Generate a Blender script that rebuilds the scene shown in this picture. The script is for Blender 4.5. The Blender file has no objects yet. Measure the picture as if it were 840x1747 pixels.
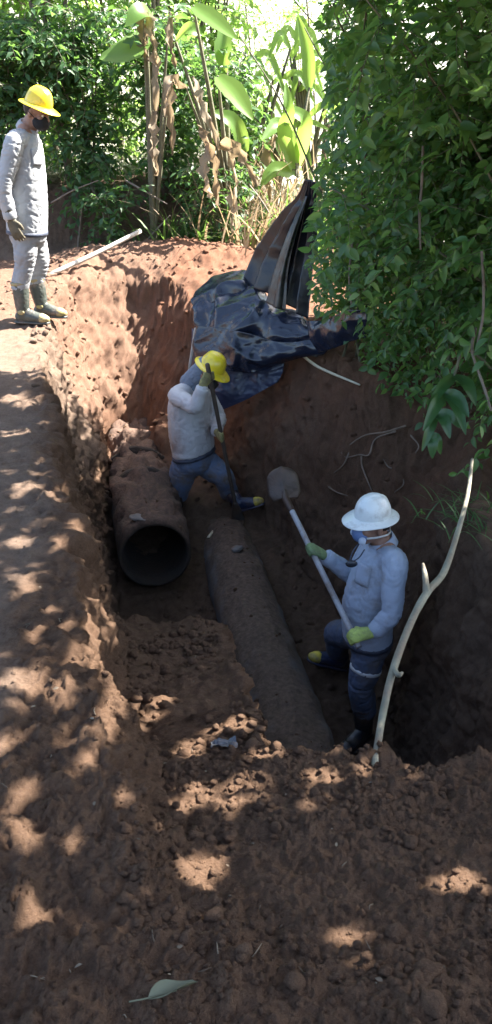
import bpy, bmesh, math, random
import numpy as np
from mathutils import Vector, Matrix

# ------------------------------------------------------------------ camera, world, sun, exposure
SC = bpy.context.scene
COL = SC.collection
random.seed(7)
RNG = np.random.default_rng(11)

W, Hh, F = 840.0, 1747.0, 1454.0
PITCH = math.radians(25.16)
CZ = 1.6
cam = bpy.data.cameras.new('camera')
cam.sensor_fit = 'VERTICAL'
cam.sensor_height = 24.0
cam.lens = 24.0 * F / Hh
cam.clip_start = 0.05
cam.clip_end = 2000
cam_o = bpy.data.objects.new('camera', cam)
COL.objects.link(cam_o)
cam_o.location = (0, 0, CZ)
cam_o.rotation_euler = (math.pi / 2 - PITCH, 0, 0)
SC.camera = cam_o

SUN_AZ = math.radians(24)      # from +x towards +y
SUN_EL = math.radians(51)
SUN = np.array([math.cos(SUN_EL) * math.cos(SUN_AZ), math.cos(SUN_EL) * math.sin(SUN_AZ), math.sin(SUN_EL)])

world = bpy.data.worlds.new("World")
SC.world = world
world.use_nodes = True
wn = world.node_tree
wn.nodes.clear()
sky = wn.nodes.new('ShaderNodeTexSky')
sky.sky_type = 'NISHITA'
sky.sun_disc = False
sky.sun_elevation = SUN_EL
sky.sun_rotation = math.atan2(SUN[0], SUN[1])
sky.dust_density = 2.5
bg = wn.nodes.new('ShaderNodeBackground')
bg.inputs['Strength'].default_value = 0.075
wo = wn.nodes.new('ShaderNodeOutputWorld')
wn.links.new(sky.outputs[0], bg.inputs[0])
wn.links.new(bg.outputs[0], wo.inputs[0])

sl = bpy.data.lights.new('sun', 'SUN')
sl.energy = 5.0
sl.angle = math.radians(0.45)
sl.color = (1.0, 0.95, 0.87)
slo = bpy.data.objects.new('sun', sl)
COL.objects.link(slo)
slo.location = (8, 6, 12)
slo.rotation_euler = Vector(SUN).to_track_quat('Z', 'Y').to_euler()

SC.view_settings.view_transform = 'Standard'
SC.view_settings.look = 'None'
SC.view_settings.gamma = 1
SC.view_settings.use_curve_mapping = False
SC.view_settings.exposure = 2.95
SC.render.engine = 'CYCLES'
try:
    SC.cycles.max_bounces = 8
    SC.cycles.diffuse_bounces = 4
    SC.cycles.transparent_max_bounces = 4
    SC.cycles.use_denoising = True
except Exception:
    pass

# ------------------------------------------------------------------ small helpers
cp_, sp_ = math.cos(PITCH), math.sin(PITCH)
FW = np.array([0, cp_, -sp_]); UPV = np.array([0, sp_, cp_]); RT = np.array([1.0, 0, 0])
CAMP = np.array([0, 0, CZ])

def at(px, py, Y):
    d = FW * F + RT * (px - W / 2) + UPV * (Hh / 2 - py)
    return CAMP + d * (Y / d[1])

def atz(px, py, z):
    d = FW * F + RT * (px - W / 2) + UPV * (Hh / 2 - py)
    return CAMP + d * ((z - CZ) / d[2])

def to_px(P):
    P = np.atleast_2d(P) - CAMP
    dep = np.maximum(P @ FW, 1e-3)
    return np.stack([W / 2 + F * (P @ RT) / dep, Hh / 2 - F * (P @ UPV) / dep, P @ FW], 1)

_prng = np.random.default_rng(5)
_perm = _prng.permutation(256).astype(np.int64)
_perm = np.concatenate([_perm, _perm, _perm])
_g = _prng.normal(size=(256, 3)); _g /= np.linalg.norm(_g, axis=1, keepdims=True)

def perlin(P, freq=1.0, off=0.0):
    P = np.asarray(P, float) * freq + off
    i = np.floor(P).astype(np.int64); f = P - i
    i &= 255
    u = f * f * f * (f * (f * 6 - 15) + 10)
    out = 0
    for dx in (0, 1):
        wx = u[:, 0] if dx else 1 - u[:, 0]
        a = _perm[(i[:, 0] + dx) & 255]
        for dy in (0, 1):
            wy = u[:, 1] if dy else 1 - u[:, 1]
            b = _perm[a + ((i[:, 1] + dy) & 255)]
            for dz in (0, 1):
                wz = u[:, 2] if dz else 1 - u[:, 2]
                g = _g[_perm[b + ((i[:, 2] + dz) & 255)]]
                out = out + wx * wy * wz * (g[:, 0] * (f[:, 0] - dx) + g[:, 1] * (f[:, 1] - dy) + g[:, 2] * (f[:, 2] - dz))
    return out * 1.5

def fbm(P, freq, octv=4, gain=0.5, off=0.0):
    a, s = 1.0, 0
    for k in range(octv):
        s = s + a * perlin(P, freq, off + 17.3 * k)
        a *= gain; freq *= 2.03
    return s

def clodfield(P, cell, seed, rmax=.75):
    """height of lumps scattered one to a cell (0..1), sizes at random"""
    Q = P / cell + seed
    i = np.floor(Q).astype(np.int64); f = Q - i
    out = np.zeros(len(P))
    for dx in (-1, 0, 1):
        for dy in (-1, 0, 1):
            for dz in (-1, 0, 1):
                h = _perm[_perm[_perm[(i[:, 0] + dx) & 255] + ((i[:, 1] + dy) & 255)] + ((i[:, 2] + dz) & 255)]
                g = _g[h]
                c = np.stack([dx + .5 + .45 * g[:, 0], dy + .5 + .45 * g[:, 1], dz + .5 + .45 * g[:, 2]], 1)
                r = rmax * (.30 + .70 * (h / 255.0) ** 2)
                d2 = ((f - c) ** 2).sum(1) / r ** 2
                out = np.maximum(out, r * np.sqrt(np.clip(1 - d2, 0, 1)))
    return out

def sstep(a, b, x):
    t = np.clip((x - a) / (b - a), 0, 1)
    return t * t * (3 - 2 * t)

def norm(v):
    v = np.asarray(v, float)
    return v / max(np.linalg.norm(v), 1e-9)

def link(o, parent=None):
    COL.objects.link(o)
    if parent is not None:
        o.parent = parent
    return o

def tag(o, label=None, cat=None, group=None, kind=None):
    if label: o['label'] = label
    if cat: o['category'] = cat
    if group: o['group'] = group
    if kind: o['kind'] = kind
    return o

def empty(name, loc, label=None, cat=None, group=None):
    o = bpy.data.objects.new(name, None)
    o.empty_display_size = 0.1
    o.location = [float(c) for c in loc]
    link(o)
    return tag(o, label, cat, group)

class MB:
    """collects vertices and faces of one mesh"""
    def __init__(self):
        self.v, self.f, self.t, self.n = [], [], [], 0
    def add(self, v, f, tint=None):
        v = np.asarray(v, float).reshape(-1, 3)
        self.v.append(v)
        for a in (f if isinstance(f, (list, tuple)) else [f]):
            self.f.append(np.asarray(a, np.int64) + self.n)
        self.t.append(np.zeros(len(v)) if tint is None else np.broadcast_to(np.asarray(tint, float), (len(v),)))
        self.n += len(v)
        return self
    def mesh(self, name, smooth=True):
        v = np.concatenate(self.v) if self.v else np.zeros((0, 3))
        me = bpy.data.meshes.new(name)
        loops, starts, tot, s = [], [], [], 0
        for a in self.f:
            if len(a) == 0: continue
            k = a.shape[1]
            loops.append(a.ravel()); starts.append(s + np.arange(len(a)) * k); tot.append(np.full(len(a), k)); s += a.size
        loops = np.concatenate(loops); starts = np.concatenate(starts); tot = np.concatenate(tot)
        me.vertices.add(len(v)); me.vertices.foreach_set('co', v.ravel().astype(np.float32))
        me.loops.add(len(loops)); me.loops.foreach_set('vertex_index', loops.astype(np.int32))
        me.polygons.add(len(starts)); me.polygons.foreach_set('loop_start', starts.astype(np.int32))
        me.polygons.foreach_set('loop_total', tot.astype(np.int32))
        me.update(calc_edges=True)
        if smooth:
            me.polygons.foreach_set('use_smooth', np.ones(len(starts), bool))
        at_ = me.attributes.new('tint', 'FLOAT', 'POINT')
        at_.data.foreach_set('value', np.concatenate(self.t).astype(np.float32))
        me.validate()
        return me
    def build(self, name, mat, parent=None, smooth=True):
        me = self.mesh(name, smooth)
        return obj(name, me, mat, parent)

def obj(name, me, mat, parent=None):
    o = bpy.data.objects.new(name, me)
    for m in (mat if isinstance(mat, (list, tuple)) else [mat]):
        me.materials.append(m)
    link(o, parent)
    if parent is not None:                     # meshes are written in world coordinates
        o.matrix_parent_inverse = Matrix.Translation(-Vector(parent.location))
    return o

def catmull(P, sub):
    P = np.asarray(P, float)
    if len(P) < 3 or sub <= 1:
        n = (len(P) - 1) * max(sub, 1) + 1
        t = np.linspace(0, len(P) - 1, n)
        i = np.minimum(t.astype(int), len(P) - 2); u = (t - i)[:, None]
        return P[i] * (1 - u) + P[i + 1] * u
    E = np.concatenate([[2 * P[0] - P[1]], P, [2 * P[-1] - P[-2]]])
    out = []
    for i in range(len(P) - 1):
        a, b, c, d = E[i:i + 4]
        for k in range(sub):
            t = k / sub
            out.append(0.5 * (2 * b + (c - a) * t + (2 * a - 5 * b + 4 * c - d) * t * t + (3 * b - a - 3 * c + d) * t ** 3))
    out.append(P[-1])
    return np.array(out)

def sweep(pts, rad, sides=14, hint=(0, 0, 1), sub=4, caps=True, round_caps=True):
    """loft of ellipses along a smooth line; rad: r or (r_side, r_other) per point; hint fixes the SIDE axis"""
    P = np.asarray(pts, float)
    R = np.array([(r, r) if np.isscalar(r) else r for r in rad], float)
    PR = catmull(np.concatenate([P, R], 1), sub)
    P, R = PR[:, :3], np.maximum(PR[:, 3:], 1e-4)
    T = np.gradient(P, axis=0); T /= np.maximum(np.linalg.norm(T, axis=1, keepdims=True), 1e-9)
    if round_caps and caps:
        def cap(p, t, r, sgn):
            q, rr = [], []
            m = r.mean()
            for a in (0.4, 0.8, 1.15, 1.45):
                q.append(p + sgn * t * m * 0.75 * math.sin(a)); rr.append(r * math.cos(a))
            return q, rr
        q0, r0 = cap(P[0], T[0], R[0], -1); q1, r1 = cap(P[-1], T[-1], R[-1], 1)
        P = np.concatenate([q0[::-1], P, q1]); R = np.concatenate([r0[::-1], R, r1])
        T = np.concatenate([[T[0]] * 4, T, [T[-1]] * 4])
    h = np.asarray(hint, float)
    S = h[None] - T * (T @ h)[:, None]
    bad = np.linalg.norm(S, axis=1) < 0.05
    if bad.any():
        h2 = np.array([1.0, 0.13, 0.2])
        S[bad] = h2[None] - T[bad] * (T[bad] @ h2)[:, None]
    S /= np.linalg.norm(S, axis=1, keepdims=True)
    for k in range(1, len(S)):
        if S[k] @ S[k - 1] < 0: S[k] = -S[k]
    N = np.cross(T, S)
    a = np.arange(sides) * 2 * math.pi / sides
    V = P[:, None] + S[:, None] * (np.cos(a)[None, :, None] * R[:, None, :1]) + N[:, None] * (np.sin(a)[None, :, None] * R[:, None, 1:])
    n = len(P)
    i = np.arange(n - 1)[:, None] * sides; j = np.arange(sides)[None]; j2 = (j + 1) % sides
    Q = np.stack([i + j, i + j2, i + sides + j2, i + sides + j], -1).reshape(-1, 4)
    V = V.reshape(-1, 3)
    faces = [Q]
    if caps:
        V = np.concatenate([V, [P[0]], [P[-1]]])
        k = np.arange(sides)
        faces.append(np.stack([(k + 1) % sides, k, np.full(sides, n * sides)], 1))
        b = (n - 1) * sides
        faces.append(np.stack([b + k, b + (k + 1) % sides, np.full(sides, n * sides + 1)], 1))
    return V, faces

def ball(c, r, axes=None, seg=16, rings=10):
    th = np.linspace(0, math.pi, rings + 1)[1:-1]; ph = np.arange(seg) * 2 * math.pi / seg
    v = np.stack([np.sin(th)[:, None] * np.cos(ph), np.sin(th)[:, None] * np.sin(ph), np.cos(th)[:, None] * np.ones(seg)], -1).reshape(-1, 3)
    v = np.concatenate([v, [[0, 0, 1], [0, 0, -1]]])
    r = np.array([r, r, r] if np.isscalar(r) else r, float)
    A = np.eye(3) if axes is None else np.array(axes, float)
    V = np.asarray(c) + (v * r) @ A
    m = rings - 1
    i = np.arange(m - 1)[:, None] * seg; j = np.arange(seg)[None]; j2 = (j + 1) % seg
    Q = np.stack([i + j, i + seg + j, i + seg + j2, i + j2], -1).reshape(-1, 4)
    k = np.arange(seg)
    t = np.stack([k, (k + 1) % seg, np.full(seg, m * seg)], 1)
    b = (m - 1) * seg
    t2 = np.stack([b + (k + 1) % seg, b + k, np.full(seg, m * seg + 1)], 1)
    return V, [Q, t, t2]

def lathe(c, ax, prof, seg=24, xdir=(1, 0, 0), ell=1.0):
    """profile [(r, h)] turned about the axis ax through c; ell stretches along xdir"""
    ax = norm(ax); x = np.asarray(xdir, float); x = norm(x - ax * (x @ ax)); y = np.cross(ax, x)
    a = np.arange(seg) * 2 * math.pi / seg
    V = np.concatenate([c + ax * h + r * (np.cos(a)[:, None] * x * ell + np.sin(a)[:, None] * y) for r, h in prof])
    n = len(prof)
    i = np.arange(n - 1)[:, None] * seg; j = np.arange(seg)[None]; j2 = (j + 1) % seg
    return V, [np.stack([i + j, i + j2, i + seg + j2, i + seg + j], -1).reshape(-1, 4)]

def bx(c, size, axes=None):
    A = np.eye(3) if axes is None else np.array(axes, float)
    s = np.array(size, float) / 2
    q = np.array([[x, y, z] for x in (-1, 1) for y in (-1, 1) for z in (-1, 1)], float) * s
    return np.asarray(c) + q @ A, [np.array([[0, 1, 3, 2], [4, 6, 7, 5], [0, 4, 5, 1], [2, 3, 7, 6], [0, 2, 6, 4], [1, 5, 7, 3]])]

def remeshed(mb, voxel, smooth=4, wrinkle=None):
    """one continuous skin round everything collected in mb"""
    me = mb.mesh('tmp')
    o = bpy.data.objects.new('tmp', me); COL.objects.link(o)
    m = o.modifiers.new('r', 'REMESH'); m.mode = 'VOXEL'; m.voxel_size = voxel; m.use_smooth_shade = True
    if smooth:
        s = o.modifiers.new('s', 'SMOOTH'); s.factor = 0.5; s.iterations = smooth
    dg = bpy.context.evaluated_depsgraph_get()
    ev = o.evaluated_get(dg)
    out = bpy.data.meshes.new_from_object(ev)
    bpy.data.objects.remove(o); bpy.data.meshes.remove(me)
    if wrinkle is not None:
        n = len(out.vertices)
        co = np.empty(n * 3, np.float32); out.vertices.foreach_get('co', co); co = co.reshape(-1, 3).astype(float)
        nr = np.empty(n * 3, np.float32); out.vertices.foreach_get('normal', nr); nr = nr.reshape(-1, 3).astype(float)
        co = co + nr * wrinkle(co, nr)[:, None]
        out.vertices.foreach_set('co', co.ravel().astype(np.float32)); out.update()
    out.polygons.foreach_set('use_smooth', np.ones(len(out.polygons), bool))
    return out

# ------------------------------------------------------------------ materials
def new_mat(name):
    m = bpy.data.materials.new(name); m.use_nodes = True
    nt = m.node_tree
    return m, nt, nt.nodes['Principled BSDF'], nt.nodes['Material Output']

def plain(name, col, rough=0.6, var=0.12, nscale=18.0, bump=0.0, bscale=60.0, metal=0.0, spec=0.5, dirt=None, dirt_amt=0.5, dirt_scale=6.0, coat=0.0):
    m, nt, b, out = new_mat(name)
    L = nt.links.new
    tc = nt.nodes.new('ShaderNodeTexCoord')
    n = nt.nodes.new('ShaderNodeTexNoise'); n.inputs['Scale'].default_value = nscale; n.inputs['Detail'].default_value = 5
    L(tc.outputs['Object'], n.inputs['Vector'])
    r = nt.nodes.new('ShaderNodeValToRGB')
    r.color_ramp.elements[0].position = 0.3; r.color_ramp.elements[1].position = 0.7
    r.color_ramp.elements[0].color = [c * (1 - var) for c in col] + [1]
    r.color_ramp.elements[1].color = [min(1, c * (1 + var)) for c in col] + [1]
    L(n.outputs['Fac'], r.inputs['Fac'])
    colout = r.outputs['Color']
    if dirt is not None:
        n2 = nt.nodes.new('ShaderNodeTexNoise'); n2.inputs['Scale'].default_value = dirt_scale; n2.inputs['Detail'].default_value = 8; n2.inputs['Roughness'].default_value = 0.65
        L(tc.outputs['Object'], n2.inputs['Vector'])
        mr = nt.nodes.new('ShaderNodeMapRange'); mr.inputs[1].default_value = 0.62 - 0.3 * dirt_amt; mr.inputs[2].default_value = 0.78 - 0.2 * dirt_amt
        L(n2.outputs['Fac'], mr.inputs['Value'])
        mx = nt.nodes.new('ShaderNodeMix'); mx.data_type = 'RGBA'
        mx.inputs['B'].default_value = list(dirt) + [1]
        L(mr.outputs[0], mx.inputs['Factor']); L(colout, mx.inputs['A'])
        colout = mx.outputs['Result']
    L(colout, b.inputs['Base Color'])
    b.inputs['Roughness'].default_value = rough; b.inputs['Metallic'].default_value = metal
    b.inputs['Specular IOR Level'].default_value = spec
    if coat: b.inputs['Coat Weight'].default_value = coat
    if bump:
        n3 = nt.nodes.new('ShaderNodeTexNoise'); n3.inputs['Scale'].default_value = bscale; n3.inputs['Detail'].default_value = 6
        L(tc.outputs['Object'], n3.inputs['Vector'])
        bp = nt.nodes.new('ShaderNodeBump'); bp.inputs['Strength'].default_value = bump; bp.inputs['Distance'].default_value = 0.01
        L(n3.outputs['Fac'], bp.inputs['Height']); L(bp.outputs['Normal'], b.inputs['Normal'])
    return m

def leaf_mat(name, cols, trans=(0.2, 0.36, 0.05), tw=0.4, rough=0.42, spec=0.5):
    """cols: list of colours a leaf may take, chosen by its own random tint"""
    m, nt, b, out = new_mat(name)
    L = nt.links.new
    a = nt.nodes.new('ShaderNodeAttribute'); a.attribute_name = 'tint'
    oi = nt.nodes.new('ShaderNodeObjectInfo')
    ad = nt.nodes.new('ShaderNodeMath'); ad.operation = 'ADD'
    L(a.outputs['Fac'], ad.inputs[0]); L(oi.outputs['Random'], ad.inputs[1])
    fr = nt.nodes.new('ShaderNodeMath'); fr.operation = 'FRACT'; L(ad.outputs[0], fr.inputs[0])
    r = nt.nodes.new('ShaderNodeValToRGB')
    el = r.color_ramp.elements
    while len(el) < len(cols): el.new(0.5)
    for i, c in enumerate(cols):
        el[i].position = i / max(1, len(cols) - 1); el[i].color = list(c) + [1]
    L(fr.outputs[0], r.inputs['Fac'])
    L(r.outputs['Color'], b.inputs['Base Color'])
    b.inputs['Roughness'].default_value = rough; b.inputs['Specular IOR Level'].default_value = spec
    t = nt.nodes.new('ShaderNodeBsdfTranslucent')
    mx = nt.nodes.new('ShaderNodeMix'); mx.data_type = 'RGBA'; mx.blend_type = 'MIX'; mx.inputs['Factor'].default_value = 0.7
    sc = nt.nodes.new('ShaderNodeMix'); sc.data_type = 'RGBA'; sc.blend_type = 'MULTIPLY'; sc.inputs['Factor'].default_value = 1
    L(r.outputs['Color'], sc.inputs['A']); sc.inputs['B'].default_value = (3, 3, 3, 1)
    L(sc.outputs['Result'], mx.inputs['A']); mx.inputs['B'].default_value = list(trans) + [1]
    L(mx.outputs['Result'], t.inputs['Color'])
    ms = nt.nodes.new('ShaderNodeMixShader'); ms.inputs[0].default_value = tw
    L(b.outputs[0], ms.inputs[1]); L(t.outputs[0], ms.inputs[2]); L(ms.outputs[0], out.inputs['Surface'])
    return m
# ------------------------------------------------------------------ the ground with the trench dug into it
EDGE_Y = [-5, 1.0, 1.93, 3.09, 4.2, 5.43, 6.6, 7.6, 9.2, 10.5, 12]
EDGE_X = [-.25, -.30, -.42, -.74, -1.03, -1.33, -1.62, -1.78, -1.6, -1.5, -1.5]
BOT = np.array([(.12, 2.55), (.95, 2.55), (.98, 4.4), (.88, 5.0), (.60, 5.75), (.30, 6.35), (-.15, 7.0), (-.62, 7.8), (-1.0, 7.95),
                (-1.36, 7.85), (-1.02, 5.75), (-.78, 4.6), (-.64, 4.02), (-.20, 3.95), (-.03, 3.3), (.10, 2.7)])
TOP = np.array([(.04, 2.22), (.6, 2.20), (1.22, 2.22), (1.34, 3.0), (1.20, 4.1), (1.18, 4.5), (1.42, 5.15), (1.65, 5.75), (.82, 6.65), (-.05, 7.95), (-.7, 8.75), (-1.25, 8.95),
                (-1.72, 8.3), (-1.66, 7.0), (-1.36, 5.6), (-1.03, 4.4), (-.80, 3.78), (-.16, 3.72), (-.08, 3.2), (.02, 2.6)])

def poly_sd(px, py, poly):
    """distance to the outline, negative inside"""
    d = np.full(px.shape, 1e9); ins = np.zeros(px.shape, bool)
    n = len(poly)
    for i in range(n):
        ax, ay = poly[i]; bx_, by = poly[(i + 1) % n]
        ex, ey = bx_ - ax, by - ay
        t = np.clip(((px - ax) * ex + (py - ay) * ey) / (ex * ex + ey * ey), 0, 1)
        d = np.minimum(d, np.hypot(px - ax - t * ex, py - ay - t * ey))
        c = ((ay > py) != (by > py)) & (px < ex * (py - ay) / (ey if abs(ey) > 1e-9 else 1e-9) + ax)
        ins ^= c
    return np.where(ins, -d, d)

def base_h(x, y):
    e = np.interp(y, EDGE_Y, EDGE_X)
    left = np.interp(y, [-5, 0, 1.2, 2, 7, 9, 12], [0, 0, -.02, 0, 0, .05, .1])
    mid = np.interp(y, [-5, .6, 1.2, 2.15, 2.8, 3.8, 4.6, 6, 9, 10, 12], [0, 0, -.08, -.33, -.48, -.80, -.35, -.2, -.1, .1, .2])
    right = np.interp(y, [-5, .6, 1.2, 2.2, 4.4, 5.0, 5.8, 7, 10], [0, 0, -.10, -.36, -.52, -.54, -.32, -.2, .05])
    wl = sstep(0, .20 + .3 * sstep(2.0, 1.2, y), x - e)
    wr = sstep(.85, 1.3, x)
    z = (left * (1 - wl) + mid * wl) * (1 - wr) + right * wr
    z = z + .38 * np.exp(-((x + .75) / 1.25) ** 2 - ((y - 9.35) / .62) ** 2)          # spoil heap at the far end
    z = z + .10 * np.exp(-((x + 2.0) / .8) ** 2 - ((y - 8.2) / .8) ** 2)
    z = z + .17 * np.exp(-((x - 1.32) / .32) ** 2 - ((y - 4.15) / .42) ** 2) - .10 * np.exp(-((x - 1.6) / .5) ** 2 - ((y - 4.95) / .22) ** 2)           # mound on the right bank
    z = z + .75 * sstep(10.0, 10.7, y) * sstep(.3, -.6, x)                             # cut bank under the left trees
    z = z + np.maximum(y - 11.5, 0) ** 1.0 * .17 * sstep(11.0, 14, y) * sstep(70, 40, y) + 6.5 * sstep(40, 70, y)
    return z

def floor_h(x, y):
    z = np.interp(y, [2, 4.4, 5.7, 6.7, 8.2], [-2.03, -2.0, -1.80, -1.62, -1.5])
    z = z + .30 * np.exp(-((x + .26) / .42) ** 2 - ((y - 7.15) / .55) ** 2) * .8
    cx_ = -.69 - .20 * (y - 5.72); z = z + .42 * np.exp(-((x - cx_ + .36) / .16) ** 2) * sstep(6.2, 6.9, y)
    z = z - .32 * np.exp(-((x + .42) / .35) ** 2 - ((y - 4.75) / .6) ** 2)
    z = z + .50 * np.exp(-((x + .76) / .22) ** 2 - ((y - 7.65) / .55) ** 2)
    z = z + .15 * np.exp(-((x - .58) / .25) ** 2 - ((y - 4.95) / .25) ** 2)
    return z

def Hraw(x, y):
    x = np.asarray(x, float); y = np.asarray(y, float)
    b = base_h(x, y)
    near = (x > -3) & (x < 3) & (y > 2) & (y < 9.2)
    if near.any():
        xn, yn = x[near], y[near]
        dT = np.maximum(-poly_sd(xn, yn, TOP), 0); dB = np.maximum(poly_sd(xn, yn, BOT), 0)
        t = dB / np.maximum(dB + dT, 1e-6)
        t = np.where(dT <= 0, 1, t)
        t = t + .10 * np.sin(np.pi * t) * (1 - t)
        fl = floor_h(xn, yn)
        b[near] = fl + (b[near] - fl) * t
    return b

# rows run across the view and fan out with distance; samples follow the arc length so that steep walls get their share
ys = [0.55]
while ys[-1] < 9.8: ys.append(ys[-1] + .0024 + .0030 * ys[-1])
NEAR0 = 0
while ys[-1] < 16: ys.append(ys[-1] + .08)
while ys[-1] < 500: ys.append(ys[-1] + .12 + .09 * (ys[-1] - 16))
yb = [0.55]
while yb[-1] > -120: yb.append(yb[-1] - .06 - .12 * (0.55 - yb[-1]))
ys = np.array(yb[:0:-1] + ys)
NI = 440
side = [0.0]
while side[-1] < 400: side.append(side[-1] + .03 + .16 * side[-1])
side = np.array(side[1:])
GX, GY = [], []
for y in ys:
    h = np.clip(.55 + .31 * max(y, .55), 0, 3.7)
    xs = np.linspace(-h, h, 1400)
    z = Hraw(xs, np.full(1400, y))
    s = np.concatenate([[0], np.cumsum(np.hypot(np.diff(xs), np.diff(z)))])
    xi = np.interp(np.linspace(0, s[-1], NI), s, xs)
    GX.append(np.concatenate([(-h - side)[::-1], xi, h + side]))
GX = np.array(GX); NR, NC = GX.shape
GY = np.repeat(ys[:, None], NC, 1)
GZ = Hraw(GX.ravel(), GY.ravel()).reshape(NR, NC)

# smooth height field used for placing things and for tracing the sun
HX = np.arange(-4.5, 4.5, .03); HY = np.arange(.3, 14, .03)
_hx, _hy = np.meshgrid(HX, HY)
HG = Hraw(_hx.ravel(), _hy.ravel()).reshape(_hx.shape)
def Hs(x, y):
    x = np.asarray(x, float); y = np.asarray(y, float)
    i = np.clip(((x - HX[0]) / .03), 0, len(HX) - 1.01); j = np.clip(((y - HY[0]) / .03), 0, len(HY) - 1.01)
    i0 = i.astype(int); j0 = j.astype(int); u = i - i0; v = j - j0
    return (HG[j0, i0] * (1 - u) + HG[j0, i0 + 1] * u) * (1 - v) + (HG[j0 + 1, i0] * (1 - u) + HG[j0 + 1, i0 + 1] * u) * v

P0 = np.stack([GX, GY, GZ], -1)
dU = np.gradient(P0, axis=1); dV = np.gradient(P0, axis=0)
NRM = np.cross(dU, dV); NRM /= np.maximum(np.linalg.norm(NRM, axis=-1, keepdims=True), 1e-12)
Pf = P0.reshape(-1, 3).copy(); Nf = NRM.reshape(-1, 3); xf, yf, zf = Pf.T
nearm = (np.abs(xf) < 4.6) & (yf > .3) & (yf < 15)
Pn = Pf[nearm]; Nn = Nf[nearm]; xn, yn, zn = Pn.T
e = np.interp(yn, EDGE_Y, EDGE_X)
pe = np.interp(yn, [0, 1.0, 1.5, 2.0, 2.6, 3.1, 4.2], [-.95, -.72, -.66, -.66, -.72, -.76, -1.03]); pe = np.where(yn > 4.2, e, pe)
path = sstep(.05, -.14, xn - pe + .10 * perlin(Pn, 3, 17)) * sstep(9.6, 8.6, yn)              # trodden path on the left
loose = (1 - path) * sstep(.5, .9, Nn[:, 2]) * sstep(4.4, 3.4, yn)  # loose tilled soil in front
farh = sstep(6.0, 7.2, yn) * sstep(-1.3, -.6, zn) * sstep(.9, .2, xn)
steep = sstep(.9, .55, Nn[:, 2])
def billow(P, f, off): return np.abs(perlin(P, f, off)) * 1.6
warp = Pn + .05 * np.stack([perlin(Pn, 5, 3.1), perlin(Pn, 5, 9.7), perlin(Pn, 5, 21.2)], 1)
big = fbm(Pn, 1.9, 3, .5, 4.4)
mid_ = fbm(warp, 7, 3, .55, 1.2)
lump = billow(warp, 9, 2.2) + .55 * billow(warp, 21, 7.7) + .34 * billow(warp, 47, 3.3) + .12 * billow(Pn, 80, 5.3)
fine = fbm(Pn, 38, 3, .6, 8.8)
lmask = sstep(-.25, .3, perlin(Pn, 1.3, 30.3))
disp = path * (.022 * big + .012 * mid_ + .0055 * fine + .006 * (lump - .6) * sstep(-.3, .3, perlin(Pn, 2.1, 41)))
wq = Pn + .012 * np.stack([perlin(Pn, 26, 3.1), perlin(Pn, 26, 9.7), perlin(Pn, 26, 21.2)], 1) + .004 * np.stack([perlin(Pn, 80, 3.1), perlin(Pn, 80, 9.7), perlin(Pn, 80, 21.2)], 1)
cl1 = clodfield(wq, .085, 3.3); cl2 = clodfield(wq, .040, 7.1); cl3 = clodfield(wq, .019, 1.7)
rag = perlin(wq, 130, 4.4)
clod = (.034 * cl1 * (.2 + .8 * lmask) + .021 * cl2 + .0125 * cl3) * (1 + .35 * rag)
disp += loose * (.035 * big + .014 * mid_ + (.006 + .008 * lmask) * (lump - .6) + clod - .014 + .006 * fine + .0022 * rag)
disp += (1 - loose) * (clod * (.75 * (1 - path) * (1 - .6 * farh) + .16 * path))
rest = 1 - np.clip(path + loose, 0, 1)
sw = np.stack([xn * 1.0, yn * 1.0, zn * .45], 1)
disp += rest * (.055 * big + .045 * fbm(sw, 5, 4, .6, 6.1) + .028 * (lump - .6) + .009 * fine) * (.6 + .4 * steep)
rub = sstep(.9, .2, xn) * sstep(6.5, 7.5, yn)
disp += rest * rub * .018 * (billow(warp, 4, 15.0) - .35)
disp += farh * .014 * (billow(warp, 6, 12.0) - .4)
disp += path * sstep(.25, .0, np.abs(xn - e)) * (.03 * mid_ + .02 * (lump - .6))
# spade cuts down the steep walls
disp += steep * rest * .02 * perlin(np.stack([xn * 9, yn * 9, zn * 1.2], 1), 1, 2.0)
fade = sstep(15, 13, yn) * sstep(4.6, 4.2, np.abs(xn))
Pf[nearm] += Nn * (disp * fade)[:, None]
i = np.arange(NR - 1)[:, None] * NC; j = np.arange(NC - 1)[None]
Q = np.stack([i + j, i + j + 1, i + NC + j + 1, i + NC + j], -1).reshape(-1, 4)
gmb = MB(); gmb.add(Pf, Q)

# colour of the earth itself: pale dusty path, red clay, brown spoil, black humus, far straw slope
path_a = np.zeros(len(Pf)); clay_a = np.zeros(len(Pf)); hum_a = np.zeros(len(Pf)); straw_a = np.zeros(len(Pf))
path_a[nearm] = np.clip(path * sstep(.10, -.10, xn - pe + .12 * perlin(Pn, 4, 1)) * (.75 + .4 * perlin(Pn, 2.7, 13)) + farh * .95 + sstep(5.2, 6.2, yn) * sstep(-1.15, -1.3, xn) * sstep(-1.2, -.8, zn), 0, 1)
backwall = sstep(4.6, 5.4, yn) * sstep(-.2, .6, zn + 1.2)
clay_a[nearm] = np.clip(backwall * (.45 + .6 * fbm(Pn, 1.6, 3, .5, 2.0)) * sstep(-1.2, -.7, xn) + .55 * sstep(6.5, 7.5, yn), 0, 1) * sstep(10.2, 9.6, yn)
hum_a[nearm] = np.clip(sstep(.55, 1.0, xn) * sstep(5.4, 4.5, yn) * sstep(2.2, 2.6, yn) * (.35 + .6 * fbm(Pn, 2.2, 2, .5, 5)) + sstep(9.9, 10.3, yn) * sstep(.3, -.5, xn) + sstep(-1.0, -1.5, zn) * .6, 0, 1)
straw_a[:] = sstep(11.0, 12.5, yf) * (np.abs(xf) < 500)
me = gmb.mesh('ground')
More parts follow.
